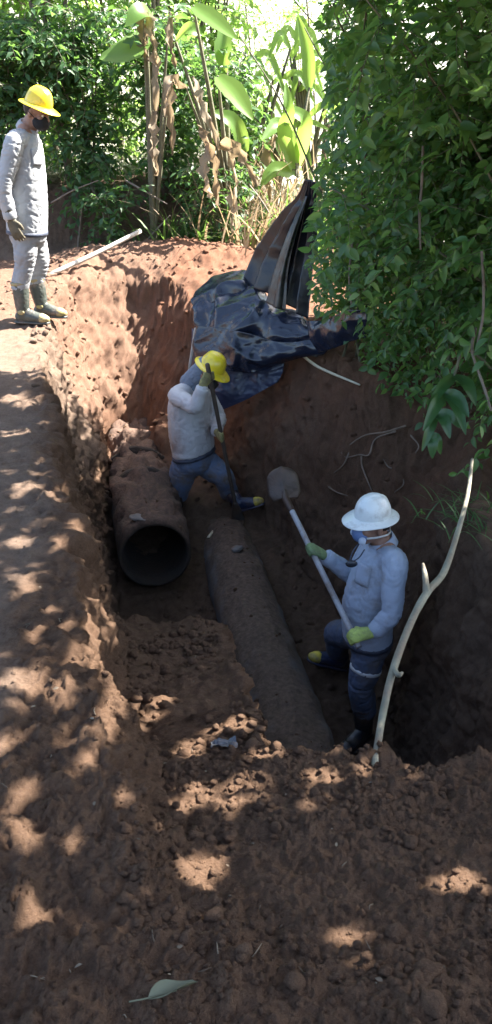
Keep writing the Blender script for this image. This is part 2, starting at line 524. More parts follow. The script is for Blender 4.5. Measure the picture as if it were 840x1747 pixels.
for nm, arr in (('path_a', path_a), ('clay_a', clay_a), ('hum_a', hum_a), ('straw_a', straw_a)):
    A = me.attributes.new(nm, 'FLOAT', 'POINT'); A.data.foreach_set('value', arr.astype(np.float32))

def soil_material(name, use_attr=True):
    m, nt, b, out = new_mat(name)
    L = nt.links.new
    tc = nt.nodes.new('ShaderNodeTexCoord')
    def noise(sc, det=6, rough=.6):
        n = nt.nodes.new('ShaderNodeTexNoise'); n.inputs['Scale'].default_value = sc; n.inputs['Detail'].default_value = det; n.inputs['Roughness'].default_value = rough
        L(tc.outputs['Object'], n.inputs['Vector']); return n.outputs['Fac']
    def ramp(f, c0, c1, p0=.3, p1=.7):
        r = nt.nodes.new('ShaderNodeValToRGB'); L(f, r.inputs['Fac'])
        r.color_ramp.elements[0].position = p0; r.color_ramp.elements[1].position = p1
        r.color_ramp.elements[0].color = list(c0) + [1]; r.color_ramp.elements[1].color = list(c1) + [1]
        return r.outputs['Color']
    def mix(f, a, c):
        x = nt.nodes.new('ShaderNodeMix'); x.data_type = 'RGBA'
        L(f, x.inputs['Factor']); L(a, x.inputs['A']); L(c, x.inputs['B']); return x.outputs['Result']
    nA, nB, nC = noise(3.5, 8), noise(16, 8, .7), noise(95, 6, .75)
    spoil = mix(nA, ramp(nB, (.095, .052, .031), (.225, .132, .080)), ramp(nC, (.065, .038, .026), (.20, .122, .076)))
    c = spoil
    if use_attr:
        def attr(n_):
            a = nt.nodes.new('ShaderNodeAttribute'); a.attribute_name = n_; return a.outputs['Fac']
        c = mix(attr('path_a'), c, mix(nA, ramp(nC, (.135, .090, .064), (.34, .24, .178)), ramp(nB, (.12, .083, .06), (.31, .22, .163))))
        c = mix(attr('clay_a'), c, mix(nA, ramp(nB, (.175, .075, .040), (.30, .138, .078)), ramp(nC, (.13, .072, .047), (.22, .125, .085))))
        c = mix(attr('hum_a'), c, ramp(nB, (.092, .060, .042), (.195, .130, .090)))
        c = mix(attr('straw_a'), c, ramp(nA, (.09, .10, .06), (.52, .50, .45), .40, .58))
    L(c, b.inputs['Base Color'])
    b.inputs['Roughness'].default_value = .95; b.inputs['Specular IOR Level'].default_value = .2
    bp = nt.nodes.new('ShaderNodeBump'); bp.inputs['Strength'].default_value = 1.0; bp.inputs['Distance'].default_value = .016
    ad = nt.nodes.new('ShaderNodeMath'); ad.operation = 'ADD'
    L(noise(110, 8, .75), ad.inputs[0]); L(noise(320, 4, .7), ad.inputs[1]); L(ad.outputs[0], bp.inputs['Height'])
    L(bp.outputs['Normal'], b.inputs['Normal'])
    return m
SOIL = soil_material('soil')
ground = obj('ground', me, SOIL)
tag(ground, 'brown earth with a deep trench dug across it and a trodden path on the left', kind='structure')

# true surface (with relief) for setting small things down
TREE = None
def surf(x, y):
    k = (yf > y - .25) & (yf < y + .25) & (np.abs(xf - x) < .3)
    idx = np.nonzero(k)[0]
    d = (Pf[idx, 0] - x) ** 2 + (Pf[idx, 1] - y) ** 2
    return float(Pf[idx[np.argmin(d)], 2])
# ------------------------------------------------------------------ leaves, twigs and stems
def leaf_template(n=3, fold=.18, droop=.25, wave=0.0):
    """n inner stations; +Y along the leaf (length 1), X across (full width 1), Z up"""
    ts = np.linspace(0, 1, n + 2)
    wd = np.sin(np.pi * ts ** .8) ** .8
    v, f4, f3 = [(0, 0, 0)], [], []
    for k in range(1, n + 1):
        t, w = ts[k], wd[k] * .5
        z = -droop * t * t
        v += [(-w, t, z + fold * w + wave * math.sin(7 * t)), (0, t, z), (w, t, z + fold * w - wave * math.sin(6 * t))]
    v.append((0, 1, -droop))
    tip = len(v) - 1
    f3 += [(0, 2, 1), (0, 3, 2)]
    for k in range(n - 1):
        a = 1 + 3 * k
        f4 += [(a, a + 1, a + 4, a + 3), (a + 1, a + 2, a + 5, a + 4)]
    a = 1 + 3 * (n - 1)
    f3 += [(a, a + 1, tip), (a + 1, a + 2, tip)]
    return np.array(v, float), np.array(f4, np.int64).reshape(-1, 4), np.array(f3, np.int64)
LT3, LT2, LT1 = leaf_template(3), leaf_template(2), leaf_template(1)

def frames(D, Nn_):
    D = D / np.maximum(np.linalg.norm(D, axis=1, keepdims=True), 1e-9)
    X = np.cross(D, Nn_); X /= np.maximum(np.linalg.norm(X, axis=1, keepdims=True), 1e-9)
    Z = np.cross(X, D)
    return X, D, Z

def add_leaves(mb, pos, D, Nn_, ln, wd, tint, tpl):
    if len(pos) == 0: return
    tv, f4, f3 = tpl
    X, Y, Z = frames(D, Nn_)
    V = pos[:, None] + tv[None, :, 0, None] * X[:, None] * wd[:, None, None] + tv[None, :, 1, None] * Y[:, None] * ln[:, None, None] + tv[None, :, 2, None] * Z[:, None] * ln[:, None, None]
    n, k = len(pos), len(tv)
    o = np.arange(n)[:, None, None] * k
    fs = [(f3[None] + o).reshape(-1, 3)]
    if len(f4): fs.append((f4[None] + o).reshape(-1, 4))
    mb.add(V.reshape(-1, 3), fs, np.repeat(tint, k))

def tube(mb, P, r, sides=4, sub=1):
    r = np.broadcast_to(np.asarray(r, float), (len(P),))
    v, f = sweep(P, list(r), sides, hint=(.31, .22, .9), sub=sub, round_caps=False)
    mb.add(v, f)

def grow_twig(rng, p, d, L, droop, lf, wr, sp, flat=.6):
    """one twig from p along d; returns line and its leaves"""
    d = norm(d); n = max(5, int(L / .06))
    s = np.linspace(0, 1, n)[:, None]
    bend = rng.normal(size=3) * .25
    P = p + d * L * s + (np.array([0, 0, -droop]) + bend * .4) * L * s ** 2
    T = np.gradient(P, axis=0); T /= np.linalg.norm(T, axis=1, keepdims=True)
    m = max(3, int(L / sp))
    u = np.linspace(.12, 1, m) + rng.normal(size=m) * .02
    u = np.clip(u, 0, 1) * (n - 1)
    i0 = np.minimum(u.astype(int), n - 2); w = (u - i0)[:, None]
    lp = P[i0] * (1 - w) + P[i0 + 1] * w
    lt = T[i0]
    up = np.array([0, 0, 1.0])
    sd = np.cross(lt, up); sd /= np.maximum(np.linalg.norm(sd, axis=1, keepdims=True), 1e-6)
    sg = np.where(np.arange(m) % 2 == 0, 1, -1)[:, None]
    D = lt * .55 + sd * sg * .8 + np.array([0, 0, -.16]) + rng.normal(size=(m, 3)) * .28
    Nv = np.array([0, 0, 1.0]) * flat + rng.normal(size=(m, 3)) * .45 + d * .25
    ln = lf * rng.uniform(.45, 1.3, m) * (1 - .3 * np.linspace(-.3, 1, m) ** 2)
    return P, lp, D, Nv, ln, ln * wr * rng.uniform(.85, 1.15, m)

LEAF_MESHES = {}
def single_leaf_mesh(mat, k, wr):
    key = (mat.name, k, round(wr, 2))
    if key not in LEAF_MESHES:
        tv, f4, f3 = leaf_template(3, .16 + .08 * k, .12 + .16 * k, .02 * k)
        m = MB(); m.add(tv * np.array([wr, 1, 1]), [f4, f3]); me = m.mesh('leaf')
        me.materials.append(mat); LEAF_MESHES[key] = me
    return LEAF_MESHES[key]

def single_leaves(root, mat, pos, D, Nv, ln, wr):
    X, Y, Z = frames(D, Nv)
    inv = Matrix.Translation(-Vector(root.location))
    for k in range(len(pos)):
        o = bpy.data.objects.new('leaf', single_leaf_mesh(mat, k % 3, wr))
        M = Matrix(((X[k, 0], Y[k, 0], Z[k, 0], pos[k, 0]), (X[k, 1], Y[k, 1], Z[k, 1], pos[k, 1]), (X[k, 2], Y[k, 2], Z[k, 2], pos[k, 2]), (0, 0, 0, 1)))
        COL.objects.link(o); o.parent = root
        o.matrix_local = inv @ M @ Matrix.Scale(float(ln[k]), 4)

def shrub(name, label, cat, base, group, stems, twigs, mats, lf=.1, wr=.45, sp=.05, L=(.4, .8), droop=.35, nsingle=0, tpl=LT2, seed=1, out=None, stem_r=.012, zmin=.12, keep=None, bark=None, flat=.6, up=.25):
    """stems: list of polylines (world); twigs leave the stems outwards"""
    rng = np.random.default_rng(seed)
    root = empty(name, base, label, cat, group)
    wood = MB(); fol = MB(); lp, D, Nv, ln, wd = [], [], [], [], []
    lines = [catmull(np.asarray(s, float), 8) for s in stems]
    for l in lines:
        r = np.linspace(1, .35, len(l)) * stem_r
        tube(wood, l, r, 6)
    wts = np.array([len(l) for l in lines], float); wts /= wts.sum()
    for k in range(twigs):
        l = lines[rng.choice(len(lines), p=wts)]
        u = zmin + (1 - zmin) * rng.random() ** .8
        p = l[int(u * (len(l) - 1))]
        a = rng.uniform(0, 2 * math.pi)
        d = np.array([math.cos(a), math.sin(a), rng.normal() * .35 + up])
        if out is not None: d[:2] += np.asarray(out)[:2]
        q = grow_twig(rng, p, d, rng.uniform(*L), droop * rng.uniform(.4, 1.5), lf, wr, sp, flat)
        if keep is None or keep(q[1]).mean() > .97: tube(wood, q[0], np.linspace(1, .3, len(q[0])) * min(stem_r, .02) * .28, 3)
        for a_, b_ in zip((lp, D, Nv, ln, wd), q[1:]): a_.append(b_)
    lp, D, Nv = (np.concatenate(a) for a in (lp, D, Nv)); ln = np.concatenate(ln); wd = np.concatenate(wd)
    if keep is not None:
        m = keep(lp); lp, D, Nv, ln, wd = lp[m], D[m], Nv[m], ln[m], wd[m]
    tint = rng.random(len(lp))
    sel = np.zeros(len(lp), bool)
    if nsingle:
        q = to_px(lp)
        inn = (q[:, 0] > 0) & (q[:, 0] < W) & (q[:, 1] > 0) & (q[:, 1] < Hh)
        score = np.where(inn, ln / q[:, 2] ** 2.5, -1)
        sel[np.argsort(-score)[:nsingle]] = True
        sel &= inn
        single_leaves(root, mats[0], lp[sel], D[sel], Nv[sel], ln[sel], wr)
    add_leaves(fol, lp[~sel], D[~sel], Nv[~sel], ln[~sel], wd[~sel], tint[~sel], tpl)
    f = fol.build('foliage', mats[0], root); f['kind'] = 'stuff'
    wood.build('stems', mats[1], root)
    return root

BARK = plain('bark', (.16, .13, .10), .85, .3, 14, .6, 50)
TWIG = plain('green_bark', (.12, .115, .07), .75, .3, 14, .4, 60)
HEDGE = leaf_mat('hedge_leaf', [(.042, .105, .032), (.070, .165, .048), (.055, .145, .062), (.13, .23, .06), (.045, .115, .04), (.085, .17, .06)], tw=.5, rough=.38)
BACKL = leaf_mat('back_leaf', [(.045, .11, .028), (.075, .165, .038), (.12, .21, .045), (.06, .13, .033)], trans=(.36, .55, .10), tw=.55, rough=.5)
CANOPY = leaf_mat('canopy_leaf', [(.03, .08, .02), (.05, .11, .03)], tw=.12, rough=.5)

def in_frame(P, m=0):
    q = to_px(P)
    return (q[:, 2] > .1) & (q[:, 0] > -m) & (q[:, 0] < W + m) & (q[:, 1] > -m) & (q[:, 1] < Hh + m)

# ---- where the sun gets through to the earth (places on the ground, found from the photograph)
LIT_POLY = np.array([(-60, 455), (90, 438), (340, 430), (338, 520), (312, 560), (300, 600), (250, 625), (232, 670), (206, 690), (175, 705), (150, 690), (95, 660), (60, 625), (-60, 610)], float)
LIT_DARK = [(250, 500, 60, 35), (205, 545, 32, 22), (20, 560, 40, 9), (130, 560, 20, 12), (170, 690, 18, 10), (60, 640, 30, 12), (300, 570, 40, 10)]
LIT_SPOT = [(30, 1170, 55, 42), (8, 1270, 30, 24), (70, 1390, 85, 26), (10, 1470, 50, 30), (100, 1470, 28, 16), (40, 930, 26, 8), (45, 1000, 26, 8), (115, 1185, 25, 16),
            (195, 1195, 16, 16), (330, 1500, 34, 18), (588, 1628, 44, 24), (780, 1530, 44, 30), (375, 1265, 34, 14), (475, 1245, 32, 20), (395, 1375, 50, 14),
            (258, 1212, 24, 9), (315, 1290, 14, 14), (600, 1342, 20, 9), (25, 845, 24, 8), (35, 690, 44, 18), (20, 745, 30, 9), (185, 1560, 18, 10), (30, 1600, 60, 16),
            (172, 1235, 10, 36), (532, 1345, 14, 12), (300, 1388, 30, 9), (200, 1375, 22, 10), (120, 930, 16, 10), (160, 1110, 8, 22), (195, 940, 8, 22), (165, 830, 8, 22),
            (675, 1140, 10, 22), (805, 930, 16, 8), (680, 935, 10, 10), (675, 885, 8, 5), (770, 845, 16, 6), (270, 470, 50, 16), (90, 1120, 14, 8), (60, 1090, 14, 7),
            (500, 1400, 10, 14), (230, 1430, 14, 8), (440, 1310, 18, 8), (232, 1240, 12, 8), (700, 1320, 8, 6), (150, 1290, 16, 12), (740, 1460, 10, 8), (30, 1350, 40, 12)]
_sr = np.random.default_rng(44)
def _more(n, x0, x1, y0, y1, a, b, c, d):
    return [(_sr.uniform(x0, x1), _sr.uniform(y0, y1), _sr.uniform(a, b), _sr.uniform(c, d)) for _ in range(n)]
LIT_SPOT += _more(12, 0, 120, 640, 1300, 8, 20, 1, 3) + _more(15, 118, 215, 760, 1260, 1, 4, 5, 12) + _more(5, 150, 450, 1180, 1430, 4, 10, 1, 3) + _more(9, 150, 820, 1330, 1700, 3, 9, 1, 4) + _more(2, 0, 100, 1280, 1560, 16, 30, 4, 8)
def sun_lands(P):
    """follow the sun's ray from P down to the earth: where it lands and whether it passes the man on the path"""
    tmax = 14.0
    t0 = np.maximum((P[:, 2] - 1.95) / SUN[2], 0)
    hit = np.full(len(P), tmax); man = np.zeros(len(P), bool); act = np.arange(len(P))
    for k in range(56):
        t = t0[act] + k * .09
        q = P[act] - SUN * t[:, None]
        man[act] |= (np.hypot(q[:, 0] + 1.68, q[:, 1] - 7.0) < .50) & (q[:, 2] < 1.9) & (q[:, 2] > 0)
        below = q[:, 2] < Hs(q[:, 0], q[:, 1])
        hit[act[below]] = t[below]
        act = act[~below]
        if len(act) == 0: break
    return P - SUN * hit[:, None], man
_MX, _MY = np.meshgrid(np.arange(-60, 900, 2.0), np.arange(0, 1760, 2.0))
BRK = (perlin(np.stack([_MX.ravel() / 34, _MY.ravel() / 17, 0 * _MX.ravel()], 1), 1, 3.3) > .16).reshape(_MX.shape)
LIT_MASK = poly_sd(_MX.ravel(), _MY.ravel(), LIT_POLY).reshape(_MX.shape) < 14
for cx, cy, rx, ry in LIT_DARK: LIT_MASK &= ~((((_MX - cx) / rx) ** 2 + ((_MY - cy) / ry) ** 2) < 1)
for cx, cy, rx, ry in LIT_SPOT:
    if cx < 260 and rx >= 14: rx, ry = rx * .66, ry * .64
    mg = (.014 * F / np.interp(cy, [600, 900, 1250, 1500, 1747], [6.5, 4.5, 2.8, 2.2, 1.85]) + 0) if rx < 47 else 1
    brk = BRK if rx >= 40 and cx < 150 else True
    LIT_MASK |= (((_MX - cx) / (rx + mg)) ** 2 + ((_MY - cy) / (ry + mg * .75)) ** 2 < 1) & brk
def in_lit(P):
    G, man = sun_lands(P)
    q = to_px(G)
    i = ((q[:, 1]) / 2).round().astype(int); j = ((q[:, 0] + 60) / 2).round().astype(int)
    ok = (i >= 0) & (i < LIT_MASK.shape[0]) & (j >= 0) & (j < LIT_MASK.shape[1]) & (q[:, 2] > .3)
    return (ok & LIT_MASK[np.clip(i, 0, LIT_MASK.shape[0] - 1), np.clip(j, 0, LIT_MASK.shape[1] - 1)]) | man

def hedge_keep(lp):
    """the thicket stops where the plastic hangs and where the clearing opens"""
    q = to_px(lp)
    lim = np.interp(q[:, 1], [0, 120, 230, 310, 450, 535, 560, 600, 640, 690, 800], [535, 560, 555, 533, 522, 530, 590, 612, 622, 690, 760])
    return q[:, 0] > lim + 6

def sun_free(lp):
    """True where a leaf may grow without closing one of the gaps the sun comes through"""
    return ~in_lit(lp)

# ---- right-hand thicket on the bank above the trench
def stem_line(x, y, h, lean, rng):
    z = float(Hs(x, y)) - .05
    p = [np.array([x, y, z])]
    d = np.array([lean[0], lean[1], 1.0])
    for k in range(5):
        d = d + np.array([lean[0] * .35, lean[1] * .35, -.06]) + rng.normal(size=3) * np.array([.10, .10, .03])
        p.append(p[-1] + norm(d) * h / 5)
    return p
HED = [  # x, y, height, lean, stems, twigs, leaf, label
    (1.05, 6.75, 2.9, (-.05, -.16), 6, 290, .105, 'leafy thicket shrub whose lower leaves hide the right edge of the black plastic'),
    (1.55, 6.25, 3.3, (-.06, -.16), 5, 220, .115, 'tall dark green shrub on the red bank above the hanging cane'),
    (2.05, 5.85, 3.5, (-.10, -.14), 6, 240, .120, 'dense shrub overhanging the tangle of bare roots on the right'),
    (2.35, 5.20, 3.4, (-.14, -.06), 6, 240, .125, 'broad leaved shrub at the right edge above the leaning pale stick'),
    (1.60, 7.3, 3.6, (-.10, -.12), 6, 280, .115, 'shrub rising behind the top corner of the hung plastic'),
    (2.35, 6.9, 4.2, (-.10, -.12), 6, 220, .13, 'tallest thicket shrub reaching out of the top right corner'),
    (3.05, 6.0, 4.0, (-.12, -.08), 6, 200, .13, 'shrub filling the upper right edge behind the other thicket shrubs'),
]
for k, (x, y, h, lean, ns, nt_, lf, lab) in enumerate(HED):
    rng = np.random.default_rng(100 + k)
    st = [stem_line(x + rng.normal() * .14, y + rng.normal() * .12, h * rng.uniform(.75, 1.1), np.array(lean) + rng.normal(size=2) * .08, rng) for _ in range(ns)]
    shrub('shrub', lab, 'shrub', (x, y, float(Hs(x, y))), 'shrubs of the thicket on the right bank', st, int(nt_ * 1.55), (HEDGE, TWIG), lf * .78, .48, .036, (.35, .85), .45,
          300 if k < 4 else 80, LT3 if k < 4 else LT2, 40 + k, out=(-.25, -.45), zmin=.04, keep=hedge_keep, up=.1)
# ---- broad trees standing right of the picture: their crowns shade the trench and let single sun flecks through
def shade_tree(x, y, label, clusters, seed, nleaf, lf=.115):
    rng = np.random.default_rng(seed)
    z = float(Hs(x, y)) if abs(x) < 4.4 else 0.0
    root = empty('shade_tree', (x, y, z), label, 'tree', 'tall trees shading the trench')
    tr = MB(); b0 = np.array([x, y, z - .1]); top = np.array([x - .2, y + .2, 4.6])
    v, f = sweep([b0, b0 * .6 + top * .4 + [.1, .05, 0], top], [.17, .13, .08], 10, hint=(1, 0, 0)); tr.add(v, f)
    lf_p = []
    for kc, (cx, cy, cz, rx, ry, rz, n) in enumerate(clusters):
        c = np.array([cx, cy, cz])
        s = b0 * .45 + top * .55
        if kc % 9 == 0:
            v, f = sweep([s, (s + c) / 2 + [0, 0, .25], c, c + (c - s) * .2], [.045, .028, .014, .006], 6, hint=(0, 1, .2)); tr.add(v, f)
        u = rng.normal(size=(n, 3)); u /= np.linalg.norm(u, axis=1, keepdims=True)
        lf_p.append(c + u * (rng.random((n, 1)) ** .45) * np.array([rx, ry, rz]))
    P = np.concatenate(lf_p)
    P = P[~in_frame(P, 10) | (P[:, 0] > 2.3)]
    ln = lf * rng.uniform(.7, 1.3, len(P))
    D = rng.normal(size=(len(P), 3)) + [0, 0, -.2]; D /= np.linalg.norm(D, axis=1, keepdims=True)
    ok = sun_free(P) & sun_free(P + D * ln[:, None]) & sun_free(P + D * ln[:, None] * .5)
    P, D, ln = P[ok], D[ok], ln[ok]
    ok = ~in_frame(P + D * ln[:, None], 10) | (P[:, 0] > 2.3)
    P, D, ln = P[ok], D[ok], ln[ok]
    fm = MB(); add_leaves(fm, P, D, SUN + rng.normal(size=(len(P), 3)) * .6, ln, ln * .55, rng.random(len(P)), LT1)
    fo = fm.build('crown', CANOPY, root); fo['kind'] = 'stuff'
    tr.build('trunk', BARK, root)
    return root

def shade_clusters(gx, gy, gz, zlo, zhi, n, r, seed):
    """crown clumps on the sun side of a strip of shaded ground"""
    rng = np.random.default_rng(seed); out = []
    for x, y, g in zip(gx, gy, gz):
        z = rng.uniform(zlo, zhi); t = (z - g) / SUN[2]
        out.append((x + SUN[0] * t, y + SUN[1] * t, z, r, r, r * .55, n))
    return out
_gx, _gy = np.meshgrid(np.arange(-2.6, 2.4, .42), np.arange(.2, 7.4, .42))
_gx, _gy = _gx.ravel(), _gy.ravel()
_gz = np.where(np.abs(_gx) < 1.0, -.6, -.1)
_keep = ~((_gy > 5.6) & (_gx < -1.0))
_gx, _gy, _gz = _gx[_keep], _gy[_keep], _gz[_keep]
CL = shade_clusters(_gx, _gy, _gz, 2.6, 4.3, 420, .58, 3)
_q = np.array([c[:2] for c in CL])
TR = [((3.3, 2.3), 'tall tree right of the picture shading the loose soil'), ((3.5, 5.0), 'tall tree right of the picture shading the worker in the white helmet'),
      ((3.9, 8.2), 'tall tree behind the thicket shading the two pipes')]
_d = np.array([[np.hypot(c[0] - t[0][0], c[1] - t[0][1]) for t in TR] for c in CL]).argmin(1)
for k, ((x, y), lab) in enumerate(TR):
    shade_tree(x, y, lab, [CL[i] for i in np.nonzero(_d == k)[0]], 60 + k, 0)

# ---- trees and bushes beyond the far bank
def far_tree(name, label, cat, x, y, h, r, n, lf, seed, group, trunk_r=.035, lo=.2, mats=None, lean=0.0, keepf=None, ns=0, wr=.45):
    rng = np.random.default_rng(seed)
    z = float(Hraw(np.array([x]), np.array([y]))[0])
    st = []
    for k in range(5):
        a = rng.uniform(0, 2 * math.pi); rr = r * rng.uniform(.15, .75)
        st.append([(x, y, z - .1), (x + lean * .3 + math.cos(a) * rr * .25, y + math.sin(a) * rr * .25, z + h * .35), (x + lean * .7 + math.cos(a) * rr * .7, y + math.sin(a) * rr * .7, z + h * .7), (x + lean + math.cos(a) * rr, y + math.sin(a) * rr, z + h * rng.uniform(.85, 1.0))])
    return shrub(name, label, cat, (x, y, z), group, st, n, mats or (BACKL, BARK), lf, wr, lf * .36, (r * .35, r * .8), .5, ns, LT1, seed, out=None, stem_r=trunk_r, zmin=lo, keep=keepf or sun_free)
G1 = 'trees growing beyond the far bank'
far_tree('broadleaf_tree', 'bright green tree in the top left corner behind the man on the path', 'tree', -3.6, 11.8, 4.6, 1.5, 260, .13, 201, G1, lo=.12)
far_tree('broadleaf_tree', 'leafy tree between the man on the path and the dry hanging leaves', 'tree', -2.2, 11.4, 4.4, 1.3, 260, .13, 202, G1, lo=.12)
far_tree('broadleaf_tree', 'dark tree straight above the pole lying on the heap', 'tree', -1.1, 11.6, 4.4, 1.1, 260, .13, 203, G1, lo=.12)
far_tree('broadleaf_tree', 'sunlit tree farther back above the yellow helmet on the path', 'tree', -3.4, 15.0, 6.0, 2.2, 230, .17, 204, G1, trunk_r=.05, lo=.05)
far_tree('broadleaf_tree', 'tree far behind showing through the gaps on the left', 'tree', -.9, 16.5, 6.0, 2.0, 170, .17, 205, G1, trunk_r=.05, lo=.05)
far_tree('broadleaf_tree', 'tree leaning over the bright clearing at the top', 'tree', 1.0, 12.4, 4.3, 1.2, 130, .14, 206, G1, lo=.66, trunk_r=.018)
far_tree('broadleaf_tree', 'slender bright green tree behind the banana blades', 'tree', -.35, 12.4, 4.2, .9, 170, .14, 209, G1, lo=.15, trunk_r=.02)
far_tree('broadleaf_tree', 'tree on the straw slope behind the thicket', 'tree', 4.2, 13.5, 5.5, 1.8, 190, .16, 207, G1, trunk_r=.05, lo=.05)
far_tree('broadleaf_tree', 'tree at the far left edge behind the shaded bank', 'tree', -5.3, 12.6, 5.0, 1.7, 170, .14, 208, G1)
for k, (x, y, h, r, n, lab) in enumerate([(-4.6, 12.2, 3.6, 1.2, 190, 'shrub behind the back of the man on the path'), (-3.5, 12.9, 3.4, 1.2, 200, 'shrub showing just right of the yellow helmet on the path'), (-2.6, 12.6, 3.3, 1.1, 200, 'shrub filling the gap between the trunks on the left'),
        (-1.7, 12.8, 3.3, 1.1, 200, 'shrub behind the withered hanging leaves'), (-.8, 12.5, 2.6, .9, 150, 'shrub at the left side of the bright clearing')]):
    far_tree('shrub', lab, 'shrub', x, y, h, r, int(n * .85), .14, 260 + k, 'shrubs between the trees beyond the far bank', trunk_r=.03, lo=.03)
G2 = 'bushes along the far bank'
DARKB = leaf_mat('bank_leaf', [(.028, .075, .026), (.042, .105, .036), (.06, .135, .045)], tw=.4, rough=.45)
for k, (x, y, h, r, n, lab) in enumerate([
        (-2.75, 10.6, 1.25, .8, 170, 'dark bush behind the shoulder of the man on the path'),
        (-1.75, 10.55, 1.3, .75, 170, 'dark bush right of the man, above the shaded bank'),
        (-.85, 10.5, 1.35, .75, 170, 'bush at the foot of the dry hanging leaves'),
        (-3.9, 10.9, 1.4, .9, 130, 'bush at the left edge behind the man'),
        (-.15, 10.7, 1.2, .6, 120, 'green bush right of the hanging dry leaves by the bright clearing')]):
    far_tree('bush', lab, 'bush', x, y, h * 1.45, r, int(n * 1.9), .13, 230 + k, G2, trunk_r=.015, lo=.03, mats=(DARKB, TWIG), keepf=lambda p: np.ones(len(p), bool))
far_tree('bush', 'low leafy bush in front of the shaded bank left of the end of the pole', 'bush', -1.5, 9.95, .75, .5, 90, .11, 240, G2, trunk_r=.012, lo=.02, mats=(DARKB, TWIG), keepf=lambda p: np.ones(len(p), bool))
far_tree('bush', 'leafy bush drooping over the right end of the heap', 'bush', -.35, 9.95, .95, .55, 110, .13, 241, G2, trunk_r=.012, lo=.02, mats=(DARKB, TWIG), keepf=lambda p: np.ones(len(p), bool), wr=.3)

far_tree('bush', 'dark low bush behind the right side of the hung plastic', 'bush', .95, 7.75, 1.1, .5, 150, .10, 242, G2, trunk_r=.012, lo=.02, mats=(DARKB, TWIG), keepf=lambda p: np.ones(len(p), bool))
# ---- banana-like plants with broad blades, some dead and hanging
GREENB = leaf_mat('broad_blade', [(.10, .20, .04), (.13, .24, .05)], trans=(.42, .55, .10), tw=.5, rough=.4)
DRYB = leaf_mat('dry_blade', [(.15, .10, .06), (.22, .16, .10), (.30, .24, .17)], trans=(.45, .32, .18), tw=.3, rough=.75)
def blade_mesh(P, w, name, mat, root, nv, ragged=0.0, seed=1, crumple=.0):
    rng = np.random.default_rng(seed)
    P = catmull(P, 6); n = len(P)
    T = np.gradient(P, axis=0); T /= np.linalg.norm(T, axis=1, keepdims=True)
    S = np.cross(T, nv); S /= np.linalg.norm(S, axis=1, keepdims=True); Nn_ = np.cross(S, T)
    t = np.linspace(0, 1, n)
    wd = w * .5 * np.sin(np.pi * np.clip(t * .96 + .03, 0, 1) ** .75) ** .7 * (1 + ragged * rng.normal(size=n))
    wd2 = w * .5 * np.sin(np.pi * np.clip(t * .96 + .03, 0, 1) ** .75) ** .7 * (1 + ragged * rng.normal(size=n))
    rows = []
    for a, q in ((-1, wd), (-.5, wd), (0, wd), (.5, wd2), (1, wd2)):
        z = .28 * np.abs(a) * q + crumple * rng.normal(size=n) * abs(a)
        rows.append(P + S * (a * q)[:, None] + Nn_ * z[:, None])
    V = np.stack(rows, 1).reshape(-1, 3)
    i = np.arange(n - 1)[:, None] * 5; j = np.arange(4)[None]
    Qd = np.stack([i + j, i + j + 1, i + 5 + j + 1, i + 5 + j], -1).reshape(-1, 4)
    m = MB(); m.add(V, Qd)
    return m.build(name, mat, root)
def broad_plant(label, base, greens, drys, group, seed):
    root = empty('banana_plant', base, label, 'plant', group)
    rng = np.random.default_rng(seed)
    st = MB()
    for k, (P, w) in enumerate(greens):
        blade_mesh(np.asarray(P), w, 'leaf', GREENB, root, norm([.1, -.8, .5]), .05, seed + k)
        v, f = sweep([np.array(base), np.array(base) * .5 + np.asarray(P[0]) * .5 + [0, 0, .1], P[0]], [.035, .025, .012], 6); st.add(v, f)
    for k, (P, w) in enumerate(drys):
        blade_mesh(np.asarray(P), w * .72, 'dry_leaf', DRYB, root, norm([.5 * rng.normal(), -1, .2]), .45, seed + 50 + k, w * .22)
        v, f = sweep([np.array(base), np.array(base) * .4 + np.asarray(P[0]) * .6 + [0, 0, .05], P[0]], [.03, .02, .008], 6); st.add(v, f)
    st.build('stem', TWIG, root)
    return root
FORE = 0.0
def A(*q): return [at(p[0], p[1], p[2] - FORE) for p in q]
FORE = .95
broad_plant('banana plant with a long yellow-green blade reaching into the bright clearing', at(392, 380, 10.05),
    [(A((330, 10, 10.6), (365, 35, 10.4), (405, 68, 10.2)), .19), (A((372, 130, 10.7), (400, 160, 10.5), (432, 205, 10.3)), .22),
     (A((385, 40, 11.3), (380, 90, 11.2), (384, 128, 11.2)), .18), (A((300, 70, 11), (322, 50, 10.8), (345, 60, 10.8)), .16), (A((420, 260, 11.2), (398, 210, 11), (360, 190, 10.9)), .2)],
    [(A((330, 130, 10.8), (350, 190, 10.6), (375, 255, 10.5)), .13), (A((340, 215, 10.7), (365, 265, 10.5), (372, 350, 10.4)), .14), (A((390, 250, 10.8), (402, 300, 10.6), (398, 385, 10.4)), .12),
     (A((318, 150, 10.8), (290, 140, 10.6), (280, 200, 10.5)), .14), (A((375, 245, 10.7), (410, 262, 10.6), (440, 318, 10.5)), .16), (A((355, 240, 10.6), (350, 300, 10.4), (360, 340, 10.3)), .14)],
    'banana plants by the bright clearing', 301)
FORE = 0.0
broad_plant('banana plant with short upright blades on the right side of the bright clearing', at(505, 300, 10.6),
    [(A((500, 290, 10.5), (486, 235, 10.3), (492, 190, 10.2), (488, 140, 10.3)), .17), (A((505, 280, 10.5), (480, 215, 10.4), (448, 238, 10.2)), .2), (A((510, 280, 10.6), (520, 210, 10.4), (500, 196, 10.3), (486, 215, 10.2)), .18),
     (A((528, 150, 10.8), (524, 90, 10.8), (508, 25, 10.8)), .16), (A((505, 300, 10.5), (470, 290, 10.4), (445, 318, 10.3)), .18)],
    [(A((470, 230, 10.8), (455, 280, 10.7), (462, 345, 10.6)), .15)],
    'banana plants by the bright clearing', 302)
FORE = .95
